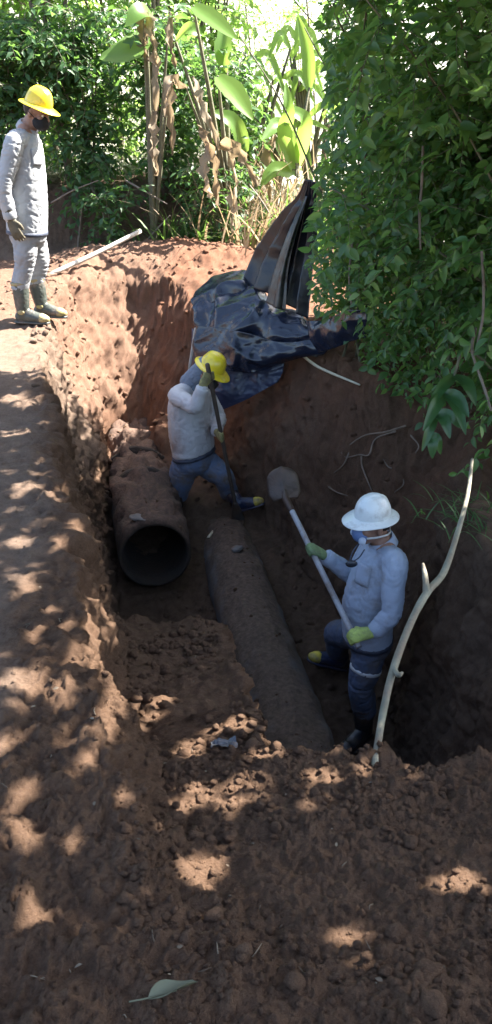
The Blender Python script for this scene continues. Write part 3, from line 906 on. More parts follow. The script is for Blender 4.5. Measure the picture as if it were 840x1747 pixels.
broad_plant('dead banana plant with withered brown leaves hanging between the trees', at(262, 420, 10.05),
    [(A((255, 60, 11), (215, 90, 10.8), (170, 100, 10.7)), .26), (A((262, 30, 11), (240, 20, 10.8), (215, 45, 10.7)), .2)],
    [(A((250, 20, 10.9), (262, 70, 10.8), (272, 128, 10.8)), .13), (A((262, 100, 10.8), (268, 160, 10.7), (262, 240, 10.7)), .1), (A((245, 30, 10.9), (246, 70, 10.9), (250, 105, 10.8)), .16), (A((290, 20, 10.9), (292, 80, 10.8), (300, 118, 10.8)), .1), (A((290, 135, 10.7), (292, 190, 10.6), (296, 265, 10.6)), .12), (A((262, 190, 10.7), (262, 250, 10.6), (266, 300, 10.6)), .12)],
    'banana plants by the bright clearing', 303)

FORE = 0.0
_r = np.random.default_rng(9)
def reed(px, py, Y, n, hgt, label, seed):
    gs = []
    for k in range(n):
        x0 = px + _r.normal() * 26; y0 = py - _r.uniform(.15, 1) * hgt; s = _r.choice((-1, 1)) * _r.uniform(20, 75)
        gs.append((A((x0, y0, Y), (x0 + s * .5, y0 - _r.uniform(5, 35), Y - .1), (x0 + s, y0 + _r.uniform(0, 60), Y - .2)), _r.uniform(.05, .10)))
    broad_plant(label, at(px, py, Y), gs, [], 'reedy plants in the bright clearing', seed)
reed(430, 330, 11.2, 16, 250, 'reedy plant with narrow arching leaves left in the bright clearing', 501)
reed(475, 320, 11.6, 16, 270, 'reedy plant with narrow arching leaves in the middle of the bright clearing', 502)
reed(525, 310, 11.4, 14, 260, 'reedy plant with narrow arching leaves against the thicket', 503)
# ---- dry stalks and blades of grass at the foot of the clearing
def grass_tuft(name, label, cat, c, n, h, spread, mat, seed, group=None, w=.012, lean=.6):
    rng = np.random.default_rng(seed)
    root = empty(name, c, label, cat, group)
    m = MB()
    for k in range(n):
        b = np.array(c) + np.append(rng.normal(size=2) * spread, -.03)
        a = rng.uniform(0, 2 * math.pi); L = h * rng.uniform(.45, 1.2); q = lean * rng.uniform(.2, 1.3)
        d = np.array([math.cos(a) * q, math.sin(a) * q, 1])
        t = np.linspace(0, 1, 6)[:, None]
        P = b + d * L * t + np.array([math.cos(a), math.sin(a), -1.1]) * L * .45 * q * t ** 2.3
        S = np.array([-math.sin(a), math.cos(a), 0]); ww = (w * rng.uniform(.6, 1.4) * (1 - t ** 1.6) + .0008)
        V = np.stack([P - S * ww, P + S * ww], 1).reshape(-1, 3)
        i = np.arange(5) * 2
        m.add(V, np.stack([i, i + 1, i + 3, i + 2], 1), rng.random())
    o = m.build('blades', mat, root); o['kind'] = 'stuff'
    return root
GRASSG = leaf_mat('grass_blade', [(.06, .12, .03), (.10, .17, .04), (.05, .10, .03)], tw=.35, rough=.5)
G3 = 'dry stalks at the foot of the bright clearing'
for k, (px, py, Y, n, h, lab) in enumerate([(355, 405, 10.0, 60, .75, 'brown dry stalks under the hanging withered leaves'), (405, 398, 10.1, 70, .8, 'brown dry stalks in the middle below the bright clearing'),
        (450, 390, 10.0, 70, .8, 'brown dry stalks next to the top edge of the hung plastic'), (490, 350, 10.4, 70, .9, 'pale dry stalks behind the top corner of the hung plastic'),
        (430, 330, 11.0, 90, 1.3, 'tall dry stalks left of the banana blades in the bright clearing'), (470, 320, 11.2, 90, 1.4, 'tallest dry stalks in the middle of the bright clearing'), (530, 300, 11.0, 90, 1.3, 'tall dry stalks against the left side of the thicket')]):
    p = at(px, py, Y); p[2] = Hs(p[0], p[1])
    grass_tuft('dry_stalks', lab, 'dry grass', p, int(n * .6), h, .22, DRYB, 320 + k, G3, .014, .55)
G4 = 'grass tufts on the far bank'
for k, (px, py, Y, n, h, lab) in enumerate([(300, 410, 10.0, 70, .55, 'green grass tuft behind the lying pole'), (345, 415, 9.95, 60, .5, 'green grass tuft right of the middle of the lying pole'), (430, 370, 10.3, 50, .6, 'green grass tuft among the brown stalks'), (470, 330, 10.6, 80, .9, 'tall green grass tuft in front of the bright clearing'), (520, 300, 10.6, 70, .9, 'tall green grass tuft beside the thicket and the bright clearing')]):
    p = at(px, py, Y); p[2] = Hs(p[0], p[1])
    grass_tuft('grass_tuft', lab, 'grass', p, n, h, .2, GRASSG, 330 + k, G4, .016, .9)
p = atz(812, 925, -.5); p[2] = Hs(p[0], p[1])
grass_tuft('grass_tuft', 'dark thin grass tuft on the right bank beside the upper end of the leaning stick', 'grass', p, 90, .15, .12, DARKB, 340, None, .004, 1.2)

far_tree('bare_shrub', 'thin half bare shrub on the pale slope in the bright clearing', 'shrub', .75, 13.6, 2.6, 1.0, 90, .07, 271, None, trunk_r=.012, lo=.05)
far_tree('bare_shrub', 'half bare shrub high on the pale slope at the top of the clearing', 'shrub', .2, 15.5, 3.0, 1.2, 90, .08, 272, None, trunk_r=.012, lo=.05)
# straw and twigs that cover the sunlit slope behind
rng = np.random.default_rng(77); m = MB()
n = 2600
gx_ = rng.uniform(-5, 5, n); gy_ = 11.2 + rng.random(n) ** 1.4 * 13; gz_ = Hraw(gx_, gy_)
for k in range(n):
    a = rng.uniform(0, 6.28); L = rng.uniform(.3, 1.0); d = np.array([math.cos(a) * .7, math.sin(a) * .7, rng.uniform(.3, 1.0)])
    b = np.array([gx_[k], gy_[k], gz_[k] - .02]); S = np.array([-math.sin(a), math.cos(a), .1]) * rng.uniform(.008, .02)
    t = np.linspace(0, 1, 4)[:, None]; P = b + d * L * t + np.array([0, 0, -.3]) * L * t ** 2
    V = np.stack([P - S * (1 - t * .9), P + S * (1 - t * .9)], 1).reshape(-1, 3); i = np.arange(3) * 2
    m.add(V, np.stack([i, i + 1, i + 3, i + 2], 1), rng.random())
STRAW = leaf_mat('straw', [(.42, .40, .34), (.55, .53, .46), (.16, .14, .11), (.14, .20, .08)], trans=(.5, .45, .25), tw=.3, rough=.7)
o = m.build('straw', STRAW, None); tag(o, 'pale dry straw and twigs on the sunlit slope', kind='stuff')
# ------------------------------------------------------------------ pipes
CLOD = soil_material('clod_soil', False)
def soiled(m, c0, c1):
    nt = m.node_tree; L = nt.links.new; b = nt.nodes['Principled BSDF']; old = b.inputs['Base Color'].links[0].from_socket
    a = nt.nodes.new('ShaderNodeAttribute'); a.attribute_name = 'tint'
    n = nt.nodes.new('ShaderNodeTexNoise'); n.inputs['Scale'].default_value = 30; n.inputs['Detail'].default_value = 8; n.inputs['Roughness'].default_value = .7
    tc = nt.nodes.new('ShaderNodeTexCoord'); L(tc.outputs['Object'], n.inputs['Vector'])
    r = nt.nodes.new('ShaderNodeValToRGB'); L(n.outputs['Fac'], r.inputs['Fac']); r.color_ramp.elements[0].position = .35; r.color_ramp.elements[1].position = .65
    r.color_ramp.elements[0].color = list(c0) + [1]; r.color_ramp.elements[1].color = list(c1) + [1]
    x = nt.nodes.new('ShaderNodeMix'); x.data_type = 'RGBA'; L(a.outputs['Fac'], x.inputs['Factor']); L(old, x.inputs['A']); L(r.outputs['Color'], x.inputs['B']); L(x.outputs['Result'], b.inputs['Base Color'])
    b.inputs['Roughness'].default_value = .92
    return m
PIPEM = plain('shaded_dirty_concrete', (.028, .023, .019), .9, .35, 9, .8, 45, dirt=(.05, .032, .022), dirt_amt=.8, dirt_scale=5)  # near-black base paints the mouth's shade into the bare wall; dirt noise on top
PIPEB = plain('damp_concrete', (.13, .137, .147), .7, .3, 7, .5, 45, dirt=(.105, .068, .046), dirt_amt=.9, dirt_scale=4)
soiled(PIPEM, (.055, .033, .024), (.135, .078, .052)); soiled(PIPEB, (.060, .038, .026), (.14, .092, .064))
def pipe_frame(p0, p1):
    a = norm(np.subtract(p1, p0)); x = norm(np.cross(a, [0, 0, 1])); return a, x, np.cross(x, a)
def pipe(name, label, cat, p0, p1, r, wall, mat, collars=(), dirt=.02, seg=56, nl=70, taper=0.0):
    p0, p1 = np.array(p0, float), np.array(p1, float)
    a, x, u = pipe_frame(p0, p1); Ln = np.linalg.norm(p1 - p0)
    root = empty(name, p0, label, cat)
    hs = np.linspace(0, Ln, nl)
    prof = [(r - wall, Ln)] + [(r - wall, h) for h in np.linspace(Ln, .012, 20)[1:]] + [(r - wall + .010, 0), (r - .012, -.002), (r, .012)] + [(r, h) for h in hs[1:]]
    V, f = lathe(p0, a, prof, seg, x)
    rel = V - p0; h = rel @ a; rad = rel - h[:, None] * a; rr = np.linalg.norm(rad, axis=1); n = rad / rr[:, None]
    outer = rr > r - wall * .4
    top = sstep(.1, .8, n @ u)
    d = .006 * fbm(V, 4, 3, .5, 3) + dirt * top * (.3 + np.clip(fbm(V, 6, 4, .6, 9), -.4, 1)) + .003 * fbm(V, 30, 2)
    d = np.where(outer, d, .004 * fbm(V, 8, 2))
    d *= sstep(-.05, .15, h)
    d = d - taper * sstep(.9, 2.4, h)
    rimn = (h < .03)
    V = V + n * d[:, None] + a * (np.where(rimn, .012 * fbm(V, 9, 3, .6, 5), 0))[:, None]
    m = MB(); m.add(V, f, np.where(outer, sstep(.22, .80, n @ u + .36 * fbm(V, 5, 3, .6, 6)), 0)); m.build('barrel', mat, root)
    for c in collars:
        prof = [(q_ + a_, c + b_) for q_ in [r - taper * float(sstep(.9, 2.4, c)) + .012] for a_, b_ in ((-.02, -.04), (.028, -.030), (.036, 0), (.028, .030), (-.02, .04))]
        V, f = lathe(p0, a, prof, seg, x)
        rel = V - p0; hh = rel @ a; n = norm3(rel - hh[:, None] * a)
        V = V + n * (.014 * fbm(V, 7, 3, .6, 1) + .006)[:, None] * sstep(.0, .012, np.linalg.norm(rel - hh[:, None] * a, axis=1) - r + .004)[:, None]
        m = MB(); m.add(V, f); m.build('joint_band', mat, root)
    return root
def norm3(v): return v / np.maximum(np.linalg.norm(v, axis=1, keepdims=True), 1e-9)
PL0, PL1 = np.array([-.69, 5.72, -1.45]), np.array([-1.25, 8.5, -1.42])
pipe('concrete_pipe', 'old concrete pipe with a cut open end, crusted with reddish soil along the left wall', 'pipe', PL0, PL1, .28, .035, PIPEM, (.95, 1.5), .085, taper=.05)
PR0, PR1 = np.array([.60, 2.0, -1.74]), np.array([-.30, 7.25, -1.80])
pipe('concrete_pipe', 'long grey buried pipe running towards the viewer beside the worker in the white helmet', 'pipe', PR0, PR1, .235, .03, PIPEB, (), .028, nl=120)

# soil banked against and over the pipes
def clods(name, pts, sizes, seed, label, mat=SOIL, aslope=None, parent=None):
    rng = np.random.default_rng(seed)
    base = []
    for k in range(14):
        bm = bmesh.new(); bmesh.ops.create_icosphere(bm, subdivisions=2 if k % 2 else 1, radius=1)
        v = np.array([q.co[:] for q in bm.verts]); f = np.array([[q.index for q in t.verts] for t in bm.faces]); bm.free()
        v *= (1 + .45 * perlin(v, 1.3, 10 * k) + .30 * perlin(v, 2.7, 10 * k + 5))[:, None] * np.array([1, rng.uniform(.7, 1.1), rng.uniform(.55, .85)])
        base.append((v, f))
    m = MB(); cidx = []
    for p, s in zip(pts, sizes):
        v, f = base[rng.integers(7) * 2 + (1 if s > .007 else 0)]
        q = np.array(Vector(rng.normal(size=3)).normalized().to_track_quat('Z', 'Y').to_matrix())
        m.add(np.asarray(p) + (v @ q) * s, f)
        cidx += [_kd_idx[KD.find((p[0], p[1], 0))[1]]] * len(v)
    o = m.build(name, mat, parent, smooth=False)
    for nm, arr in (('path_a', path_a), ('clay_a', clay_a), ('hum_a', hum_a)):
        o.data.attributes.new(nm, 'FLOAT', 'POINT').data.foreach_set('value', arr[np.array(cidx)].astype(np.float32))
    tag(o, label, kind='stuff')
    return o
rng = np.random.default_rng(21)
from mathutils.kdtree import KDTree
_kd_idx = np.nonzero((np.abs(xf) < 3.2) & (yf > .6) & (yf < 9.8))[0]
KD = KDTree(len(_kd_idx))
for c, k in enumerate(_kd_idx): KD.insert((Pf[k, 0], Pf[k, 1], 0), c)
KD.balance()
def gz(x, y): return float(Pf[_kd_idx[KD.find((x, y, 0))[1]], 2])
pts, szs = [], []
def sprinkle(n, xr, yr, lo, hi, cond=None, pw=3.0):
    for k in range(n):
        x, y = rng.uniform(*xr), rng.uniform(*yr)
        if cond and not cond(x, y): continue
        s = lo + (hi - lo) * rng.random() ** pw
        pts.append((x, y, gz(x, y) + s * .22)); szs.append(s)
edge = lambda y: float(np.interp(y, EDGE_Y, EDGE_X))
cl = lambda x, y: perlin(np.array([[x, y, 0]]), 2.3, 8.8)[0] > rng.uniform(-.5, .35)
sprinkle(9000, (-.75, 1.3), (.85, 2.3), .0025, .014, lambda x, y: x > edge(y) + .05 and cl(x, y))
sprinkle(130, (-.3, 1.2), (1.2, 2.3), .010, .026, lambda x, y: x > edge(y) + .1 and cl(x, y), 1.5)
sprinkle(2400, (-.9, .1), (2.2, 3.85), .005, .024, lambda x, y: x > edge(y) + .15 and cl(x, y))
sprinkle(3000, (-1.6, 0), (.95, 6.5), .002, .008, lambda x, y: x < edge(y), 4)
sprinkle(900, (-2.3, .3), (7.2, 9.7), .006, .032, lambda x, y: gz(x, y) > -1.0, 4)
sprinkle(700, (-1.8, -1.0), (5.2, 8.2), .006, .03, lambda x, y: edge(y) - .05 < x < edge(y) + .55, 4)
sprinkle(600, (-.9, 1.1), (3.9, 7.6), .006, .035)
clods('soil_clods', pts, szs, 22, 'crumbs and lumps of brown soil strewn over the spoil and the trench')
# dirt lying on the pipes
pts, szs = [], []
for (p0, p1, r, n) in ((PL0, PL1, .285, 170), (PR0, PR1, .24, 200)):
    a, x, u = pipe_frame(p0, p1); Ln = np.linalg.norm(p1 - p0)
    for k in range(n):
        h = rng.uniform(.02, Ln); th = rng.normal() * .5
        if p0[0] > 0 and th > .5: continue
        s = .003 + .014 * rng.random() ** 3
        pts.append(p0 + a * h + (x * math.sin(th) + u * math.cos(th)) * (r + s * .1)); szs.append(s)
clods('soil_crumbs', pts, szs, 23, 'crumbs of soil lying on top of the two pipes', CLOD)

# ------------------------------------------------------------------ stones, chip, scrap, fallen leaf
def stone(name, label, cat, c, size, mat, seed, sub=3):
    bm = bmesh.new(); bmesh.ops.create_icosphere(bm, subdivisions=sub, radius=1)
    v = np.array([q.co[:] for q in bm.verts]); f = np.array([[q.index for q in t.verts] for t in bm.faces]); bm.free()
    v *= (1 + .38 * perlin(v, 1.1, 7.1 * seed) + .22 * perlin(v, 2.6, 3.3 * seed) + .08 * perlin(v, 6, 2.2 * seed))[:, None]
    m = MB(); m.add(v * np.array(size), f)
    o = m.build(name, mat); o.location = [float(q) for q in c]; o.rotation_euler = (0, 0, seed * 1.3)
    return tag(o, label, cat)
STONE = plain('stone', (.20, .19, .18), .9, .25, 9, .7, 40, dirt=(.14, .09, .06), dirt_amt=.8)

def on_pipe(px, py, p0, p1, r):
    a, x, u = pipe_frame(p0, p1)
    best = None
    for Y in np.arange(3, 8.6, .01):
        P = at(px, py, Y); rel = P - p0; d = np.linalg.norm(rel - (rel @ a) * a)
        if d < r: return P
    return P
c = on_pipe(238, 886, PL0, PL1, .30); stone('stone', 'flat grey stone lying on top of the cut end of the old pipe', 'stone', c + [0, 0, .01], (.075, .05, .022), STONE, 2)
c = on_pipe(405, 938, PR0, PR1, .25); stone('stone', 'small flat stone lying on the far end of the long pipe', 'stone', c + [0, 0, .01], (.055, .04, .02), STONE, 3)
WOODC = plain('fresh_wood', (.62, .50, .34), .7, .2, 20, .3, 60)
c = on_pipe(360, 914, PR0, PR1, .245)
m = MB(); v, f = bx((0, 0, 0), (.022, .10, .012)); v[4:, 1] *= .7; m.add(v, f); o = m.build('wood_chip', WOODC, smooth=False)
o.location = c + np.array([0, 0, .012]); o.rotation_euler = (.25, .1, -.45); tag(o, 'pale splinter of wood lying on the far end of the long pipe', 'wood chip')
for k, (px, py, s, lab) in enumerate([(150, 1590, .035, 'pinkish clod of clay left of the middle in front'), (215, 1535, .03, 'round brown clod above the pinkish clod of clay'), (395, 1430, .035, 'round lump of soil below the lip of the trench'),
        (470, 1490, .028, 'lump of soil among the crumbs in the middle in front'), (730, 1665, .06, 'flat broad clod at the right below the sunlit patch'), (738, 1715, .05, 'big clod at the bottom right corner'), (300, 1400, .045, 'lump of spoil below the grey scrap of plastic'),
        (700, 1440, .04, 'clod on the spoil below the foot of the leaning stick'), (530, 1350, .035, 'clod on the lip of the trench left of the leaning stick'), (605, 1312, .03, 'clod wedged beside the foot of the leaning stick'), (330, 1085, .05, 'clod on the edge of the ledge above the dark hole')]):
    z = -.25
    for it in range(6):
        P = atz(px, py, z); z = gz(P[0], P[1])
    stone('soil_clod', lab, 'clod', (P[0], P[1], z + s * .1), (s * .62, s * .5, s * .36), CLOD, 11 + k)
z = -.4
for it in range(8):
    P = atz(382, 1280, z); z = gz(P[0], P[1])
rngs = np.random.default_rng(5)
gu, gv = np.meshgrid(np.linspace(-1, 1, 22), np.linspace(-1, 1, 16))
q = np.stack([gu.ravel() * .045, gv.ravel() * .024, np.zeros(gu.size)], 1)
q[:, 2] = .022 + .03 * np.abs(perlin(q, 22, 4)) + .016 * np.abs(perlin(q, 50, 7)); q[:, :2] += .012 * np.stack([perlin(q, 30, 1), perlin(q, 30, 2)], 1)
i = np.arange(15)[:, None] * 22; j = np.arange(21)[None]
m = MB(); m.add(q, np.stack([i + j, i + j + 1, i + 23 + j, i + 22 + j], -1).reshape(-1, 4))
SCRAP = plain('grey_plastic', (.07, .085, .11), .5, .3, 20, .3, 60, dirt=(.10, .07, .05), dirt_amt=.8)
o = m.build('plastic_scrap', SCRAP, smooth=False); o.location = (P[0], P[1], z); o.rotation_euler = (0, 0, .2)
tag(o, 'crumpled scrap of grey plastic on the spoil beside the long pipe', 'scrap')
z = -.1
for it in range(6):
    P = atz(300, 1698, z); z = gz(P[0], P[1])
FALL = leaf_mat('fallen_leaf', [(.125, .13, .088), (.17, .175, .12)], trans=(.2, .2, .1), tw=.1, rough=.9, spec=.15)
tv, f4, f3 = leaf_template(9, .55, -.16, .11)
m = MB(); m.add(tv * np.array([.026, .105, .09]), [f4, f3])
lr = empty('fallen_leaf', (P[0], P[1], z), 'narrow pale green leaf lying alone on the loose soil at the bottom', 'leaf')
o = m.build('blade', FALL, lr)
m = MB(); v, f = sweep([(0, -.035, .008), (0, 0, .004), (0, .06, .003)], [.0016, .0016, .0008], 6); m.add(v, f); ob = m.build('stalk', FALL, lr)
for q_ in (o, ob): q_.matrix_parent_inverse = Matrix.Identity(4)
lr.location = (P[0] - .055, P[1] - .020, z + .016); lr.rotation_euler = (.05, .1, -math.pi / 2 + .25)

# ------------------------------------------------------------------ sticks and poles
PALE = plain('pale_bark', (.19, .19, .14), .75, .25, 12, .5, 45, dirt=(.17, .14, .10), dirt_amt=.8, dirt_scale=9)
POLE = plain('worn_wood', (.36, .33, .29), .7, .2, 14, .4, 50)
def knobbly(pts, rad, sides=12, sub=8, amp=.12, seed=0):
    v, f = sweep(pts, rad, sides, hint=(.9, .1, .3), sub=sub, round_caps=True)
    c = catmull(pts, sub)
    k = perlin(v, 14, seed) * amp + perlin(v, 40, seed) * amp * .4
    # push along the offset from the axis
    d = v[:, None] - c[None]
    near_ = (d ** 2).sum(-1).argmin(1)
    return v + (v - c[near_]) * k[:, None], f
zb = gz(*atz(638, 1312, -.33)[:2]); B = atz(638, 1312, zb - .02)
spts = [B, at(655, 1210, B[1] + .28), at(672, 1140, B[1] + .46), at(700, 1065, B[1] + .68), at(728, 1012, B[1] + .84), at(758, 975, B[1] + .98), at(782, 905, B[1] + 1.2), at(798, 845, B[1] + 1.42), at(806, 784, B[1] + 1.66)]
spts = [B - (spts[1] - B) * .35] + spts
root = empty('stick', B, 'long pale crooked stick standing on the lip of the trench and leaning to the right', 'stick')
m = MB(); v, f = knobbly(spts, [.012, .012, .0135, .0145, .0145, .016, .0145, .012, .010, .0075], 12, 8, .07, 3); m.add(v, f); m.build('stem', PALE, root)
m = MB(); v, f = knobbly([spts[5], at(726, 985, B[1] + .88), at(722, 962, B[1] + .93)], [.015, .012, .006], 8, 6, .2, 8); m.add(v, f); m.build('branch_stub', PALE, root)
m = MB(); v, f = knobbly([spts[3], at(680, 1152, B[1] + .40), at(686, 1148, B[1] + .42)], [.013, .010, .007], 8, 4, .2, 9); m.add(v, f); m.build('branch_stub', PALE, root)

def ground_hit(px, py):
    for Y in np.arange(1, 11, .01):
        P = at(px, py, Y)
        if P[2] <= Hs(P[0], P[1]): return P
    return P
# tool handle propped on the path behind the man
a0 = ground_hit(82, 474); e0 = at(240, 394, a0[1] + .75)
root = empty('tool_handle', a0, 'round pale wooden handle propped up beside the boots of the man on the path', 'pole')
m = MB(); v, f = sweep([a0 + [0, 0, .02], a0 * .5 + e0 * .5, e0], [.024, .024, .022], 12, sub=4, round_caps=False); m.add(v, f); m.build('shaft', POLE, root)
m = MB(); v, f = sweep([a0 + [-.10, -.05, -.04], a0 + [0, 0, .015], a0 * .93 + e0 * .07], [.04, .034, .028], 10, sub=4); m.add(v, f); m.build('socket', plain('rusty_iron', (.14, .085, .06), .7, .3, 20, .5, 60, .4), root)
# thin pole lying across the heap
lp_ = [ground_hit(210, 432), ground_hit(290, 438), ground_hit(365, 438), ground_hit(438, 431)]
ys_ = max(p[1] for p in lp_)
lp_ = [at(px, py, ys_) for px, py in ((208, 428), (260, 434), (310, 437), (370, 437), (440, 429))]
BAMB = plain('dry_cane', (.48, .44, .32), .6, .2, 16, .3, 60)
m = MB(); v, f = knobbly(lp_, [.011, .012, .012, .011, .008], 8, 6, .1, 4); m.add(v, f); o = m.build('cane', BAMB)
tag(o, 'thin pale cane lying across the top of the far heap', 'cane')
# cane poking out from under the plastic
g0, g1 = ground_hit(480, 612), ground_hit(612, 657)
m = MB(); v, f = knobbly([g0 + [-.1, .05, .0], g0 + [.1, -.12, .10], (g0 + g1) / 2 + [0, -.1, .06], g1 + [0, -.06, .02]], [.012, .013, .012, .008], 8, 6, .12, 5); m.add(v, f); o = m.build('cane', BAMB)
tag(o, 'yellowish cane sticking out to the right from under the crumpled plastic', 'cane')
# dead branches on the far bank
for k, (pp, r, lab) in enumerate([([(215, 308, 10.0), (245, 325, 9.9), (285, 348, 9.8)], .012, 'bare slanting branch in front of the dark bush left of the dry leaves'), ([(88, 346, 10.0), (125, 325, 9.95), (168, 308, 9.95)], .010, 'bare branch rising to the right beside the waist of the man on the path'),
        ([(425, 315, 10.0), (448, 345, 9.8), (462, 368, 9.7)], .012, 'short bare stick slanting down to the edge of the hung plastic'), ([(238, 428, 9.9), (262, 398, 9.8), (290, 368, 9.8)], .012, 'thin bare branch leaning above the right end of the pole'), ([(133, 425, 10.1), (137, 385, 10.1), (140, 350, 10.1)], .014, 'upright bare stem in front of the shaded bank')]):
    m = MB(); v, f = knobbly(A(*pp), [r, r * .9, r * .5], 8, 8, .2, k); m.add(v, f); o = m.build('dead_branch', BARK); tag(o, lab, 'branch')

# ------------------------------------------------------------------ roots, hanging spray, vines
ROOT = plain('root_bark', (.20, .14, .10), .85, .3, 16, .5, 50)
rt = empty('exposed_roots', ground_hit(640, 770), 'tangle of thin bare roots sticking out of the red wall above the white helmet', 'roots')
for k, pp in enumerate([[(690, 728), (655, 738), (620, 745), (592, 762), (582, 775)], [(672, 735), (640, 752), (628, 775), (612, 778), (590, 780), (580, 772)], [(615, 778), (618, 800), (630, 830), (640, 852)], [(672, 795), (684, 812), (686, 826), (672, 842)], [(676, 803), (660, 795), (650, 780)],
        [(600, 765), (585, 790), (570, 810)], [(700, 745), (712, 760), (708, 775)], [(560, 830), (575, 842), (592, 845)]]):
    q = [ground_hit(px, py) + np.array([0, -.04 - .03 * math.sin(3.0 * i + k), .02]) for i, (px, py) in enumerate(pp)]
    m = MB(); v, f = knobbly(q, list(np.linspace(.0085, .003, len(q))), 6, 6, .25, k); m.add(v, f); m.build('root', ROOT, rt)

# long-leaved spray hanging down over the wall
SPRAY = leaf_mat('spray_leaf', [(.03, .085, .03), (.045, .11, .035)], tw=.3, rough=.32)
hp = [np.array(p) for p in A((775, 640, 4.9), (758, 668, 4.75), (742, 705, 4.65), (732, 742, 4.6))]
top_ = np.array([1.75, 5.3, .25])
hs_ = empty('hanging_spray', top_, 'spray of long narrow dark leaves hanging over the wall left of the stick tip', 'plant')
m = MB(); v, f = sweep([top_ + [0, 0, -.3], hp[0] + [.1, .1, .12]] + hp, [.010, .009, .008, .007, .006, .004], 6, sub=6); m.add(v, f); m.build('stem', TWIG, hs_)
for k, (b, t, w) in enumerate([(0, (728, 700, 4.6), .055), (1, (722, 735, 4.5), .06), (1, (800, 712, 4.55), .06), (2, (768, 748, 4.5), .055), (2, (720, 770, 4.5), .05), (3, (738, 782, 4.5), .055), (3, (752, 775, 4.55), .05), (0, (812, 692, 4.7), .07), (2, (785, 730, 4.55), .05), (1, (795, 742, 4.5), .055)]):
    e1 = at(*t); b1 = hp[b]
    blade_mesh(np.array([b1, b1 * .5 + e1 * .5 + np.array([0, -.03, .04]), e1]), w * 1.25, 'leaf', SPRAY, hs_, norm([.25 * math.sin(k * 2.1), -.75, .6]), .0, 400 + k)
GV = 'bare vine stems hanging in the thicket'
for k, (pp, lab) in enumerate([([(722, 250, 5.1), (720, 310, 5.08), (716, 370, 5.05), (718, 425, 5.0)], 'thin pale vine stem hanging straight down in the middle of the thicket'), ([(822, 430, 4.7), (825, 480, 4.7), (824, 540, 4.65), (812, 600, 4.6)], 'brown vine stem near the right edge of the thicket'),
        ([(812, 560, 4.7), (806, 600, 4.65), (826, 660, 4.5), (838, 700, 4.4)], 'crooked vine stem at the lower right of the thicket'), ([(598, 330, 6.0), (602, 400, 5.95), (596, 470, 5.9), (600, 520, 5.85)], 'thin vine stem close to the hung plastic')]):
    m = MB(); v, f = knobbly(A(*pp), [.009, .008, .008, .006], 7, 8, .25, k); m.add(v, f); o = m.build('vine', BARK); tag(o, lab, 'vine', GV)

# ------------------------------------------------------------------ litter: broken twigs and dry bits of leaf
rng = np.random.default_rng(91); m = MB()
for k in range(300):
    y = .9 + 6.2 * rng.random() ** 1.6; x = rng.uniform(-.45 - .3 * y, .45 + .3 * y)
    if x > -.1 and 2.1 < y: continue
    z = gz(x, y)
    if z < -1.0: continue
    a = rng.uniform(0, 6.28); d = np.array([math.cos(a), math.sin(a), rng.normal() * .15])
    if rng.random() < .6:
        L = rng.uniform(.01, .04); v, f = sweep([np.array([x, y, z + .004]), np.array([x, y, z + .006]) + d * L * .5 + rng.normal(size=3) * .004, np.array([x, y, z + .005]) + d * L], [.0014, .0013, .0008], 4, sub=1, round_caps=False); m.add(v, f, rng.random())
    else:
        L = rng.uniform(.008, .02); P = np.array([[x, y, z + .008]]); add_leaves(m, P, d[None], np.array([[rng.normal() * .4, rng.normal() * .4, 1]]), np.array([L]), np.array([L * .5]), np.array([rng.random()]), LT2)
LIT = leaf_mat('dry_litter', [(.10, .07, .045), (.16, .115, .075), (.22, .175, .12), (.07, .05, .035)], trans=(.2, .15, .08), tw=.1, rough=.8)
o = m.build('leaf_litter', LIT); tag(o, 'broken twigs and dry scraps of leaf scattered on the soil', kind='stuff')
# ------------------------------------------------------------------ people
SKIN = plain('skin', (.30, .165, .11), .5, .12, 20, .15, 120)
SHIRT = plain('grey_work_cloth', (.36, .375, .39), .85, .07, 10, .25, 420, dirt=(.31, .31, .31), dirt_amt=.25, dirt_scale=4)
SHIRTB = plain('pale_blue_grey_work_cloth', (.39, .45, .55), .85, .07, 10, .25, 420, dirt=(.27, .25, .24), dirt_amt=.3, dirt_scale=4)
SHIRTP = plain('beige_work_cloth', (.52, .51, .52), .85, .07, 10, .25, 420, dirt=(.33, .26, .23), dirt_amt=.3, dirt_scale=4)
TROU = plain('blue_work_trousers', (.13, .18, .29), .85, .12, 12, .25, 400, dirt=(.16, .13, .11), dirt_amt=.6, dirt_scale=6)
TROUD = plain('dark_blue_work_trousers', (.085, .115, .19), .85, .12, 12, .25, 400, dirt=(.10, .085, .075), dirt_amt=.6, dirt_scale=6)
TROUL = plain('light_grey_work_trousers', (.29, .30, .32), .85, .1, 12, .25, 400, dirt=(.21, .19, .18), dirt_amt=.4, dirt_scale=6)
BOOTG = plain('grey_rubber', (.05, .058, .05), .45, .15, 12, .2, 60, dirt=(.16, .12, .10), dirt_amt=.4, dirt_scale=8)
BOOTB = plain('black_rubber', (.018, .02, .026), .35, .2, 12, .2, 60, dirt=(.08, .055, .04), dirt_amt=.6, dirt_scale=8)
BOOTN = plain('navy_rubber', (.02, .03, .075), .35, .2, 12, .2, 60, dirt=(.09, .06, .045), dirt_amt=.6, dirt_scale=8)
YEL_R = plain('yellow_rubber', (.58, .46, .05), .5, .12, 14, .2, 60, dirt=(.22, .16, .09), dirt_amt=.6, dirt_scale=12)
YEL_D = plain('muddy_yellow_rubber', (.40, .33, .08), .6, .12, 14, .2, 60, dirt=(.24, .19, .14), dirt_amt=1.0, dirt_scale=14)
YEL_H = plain('yellow_helmet_plastic', (.80, .62, .03), .28, .03, 8, 0, dirt=(.55, .42, .06), dirt_amt=.4, dirt_scale=14, coat=.3)
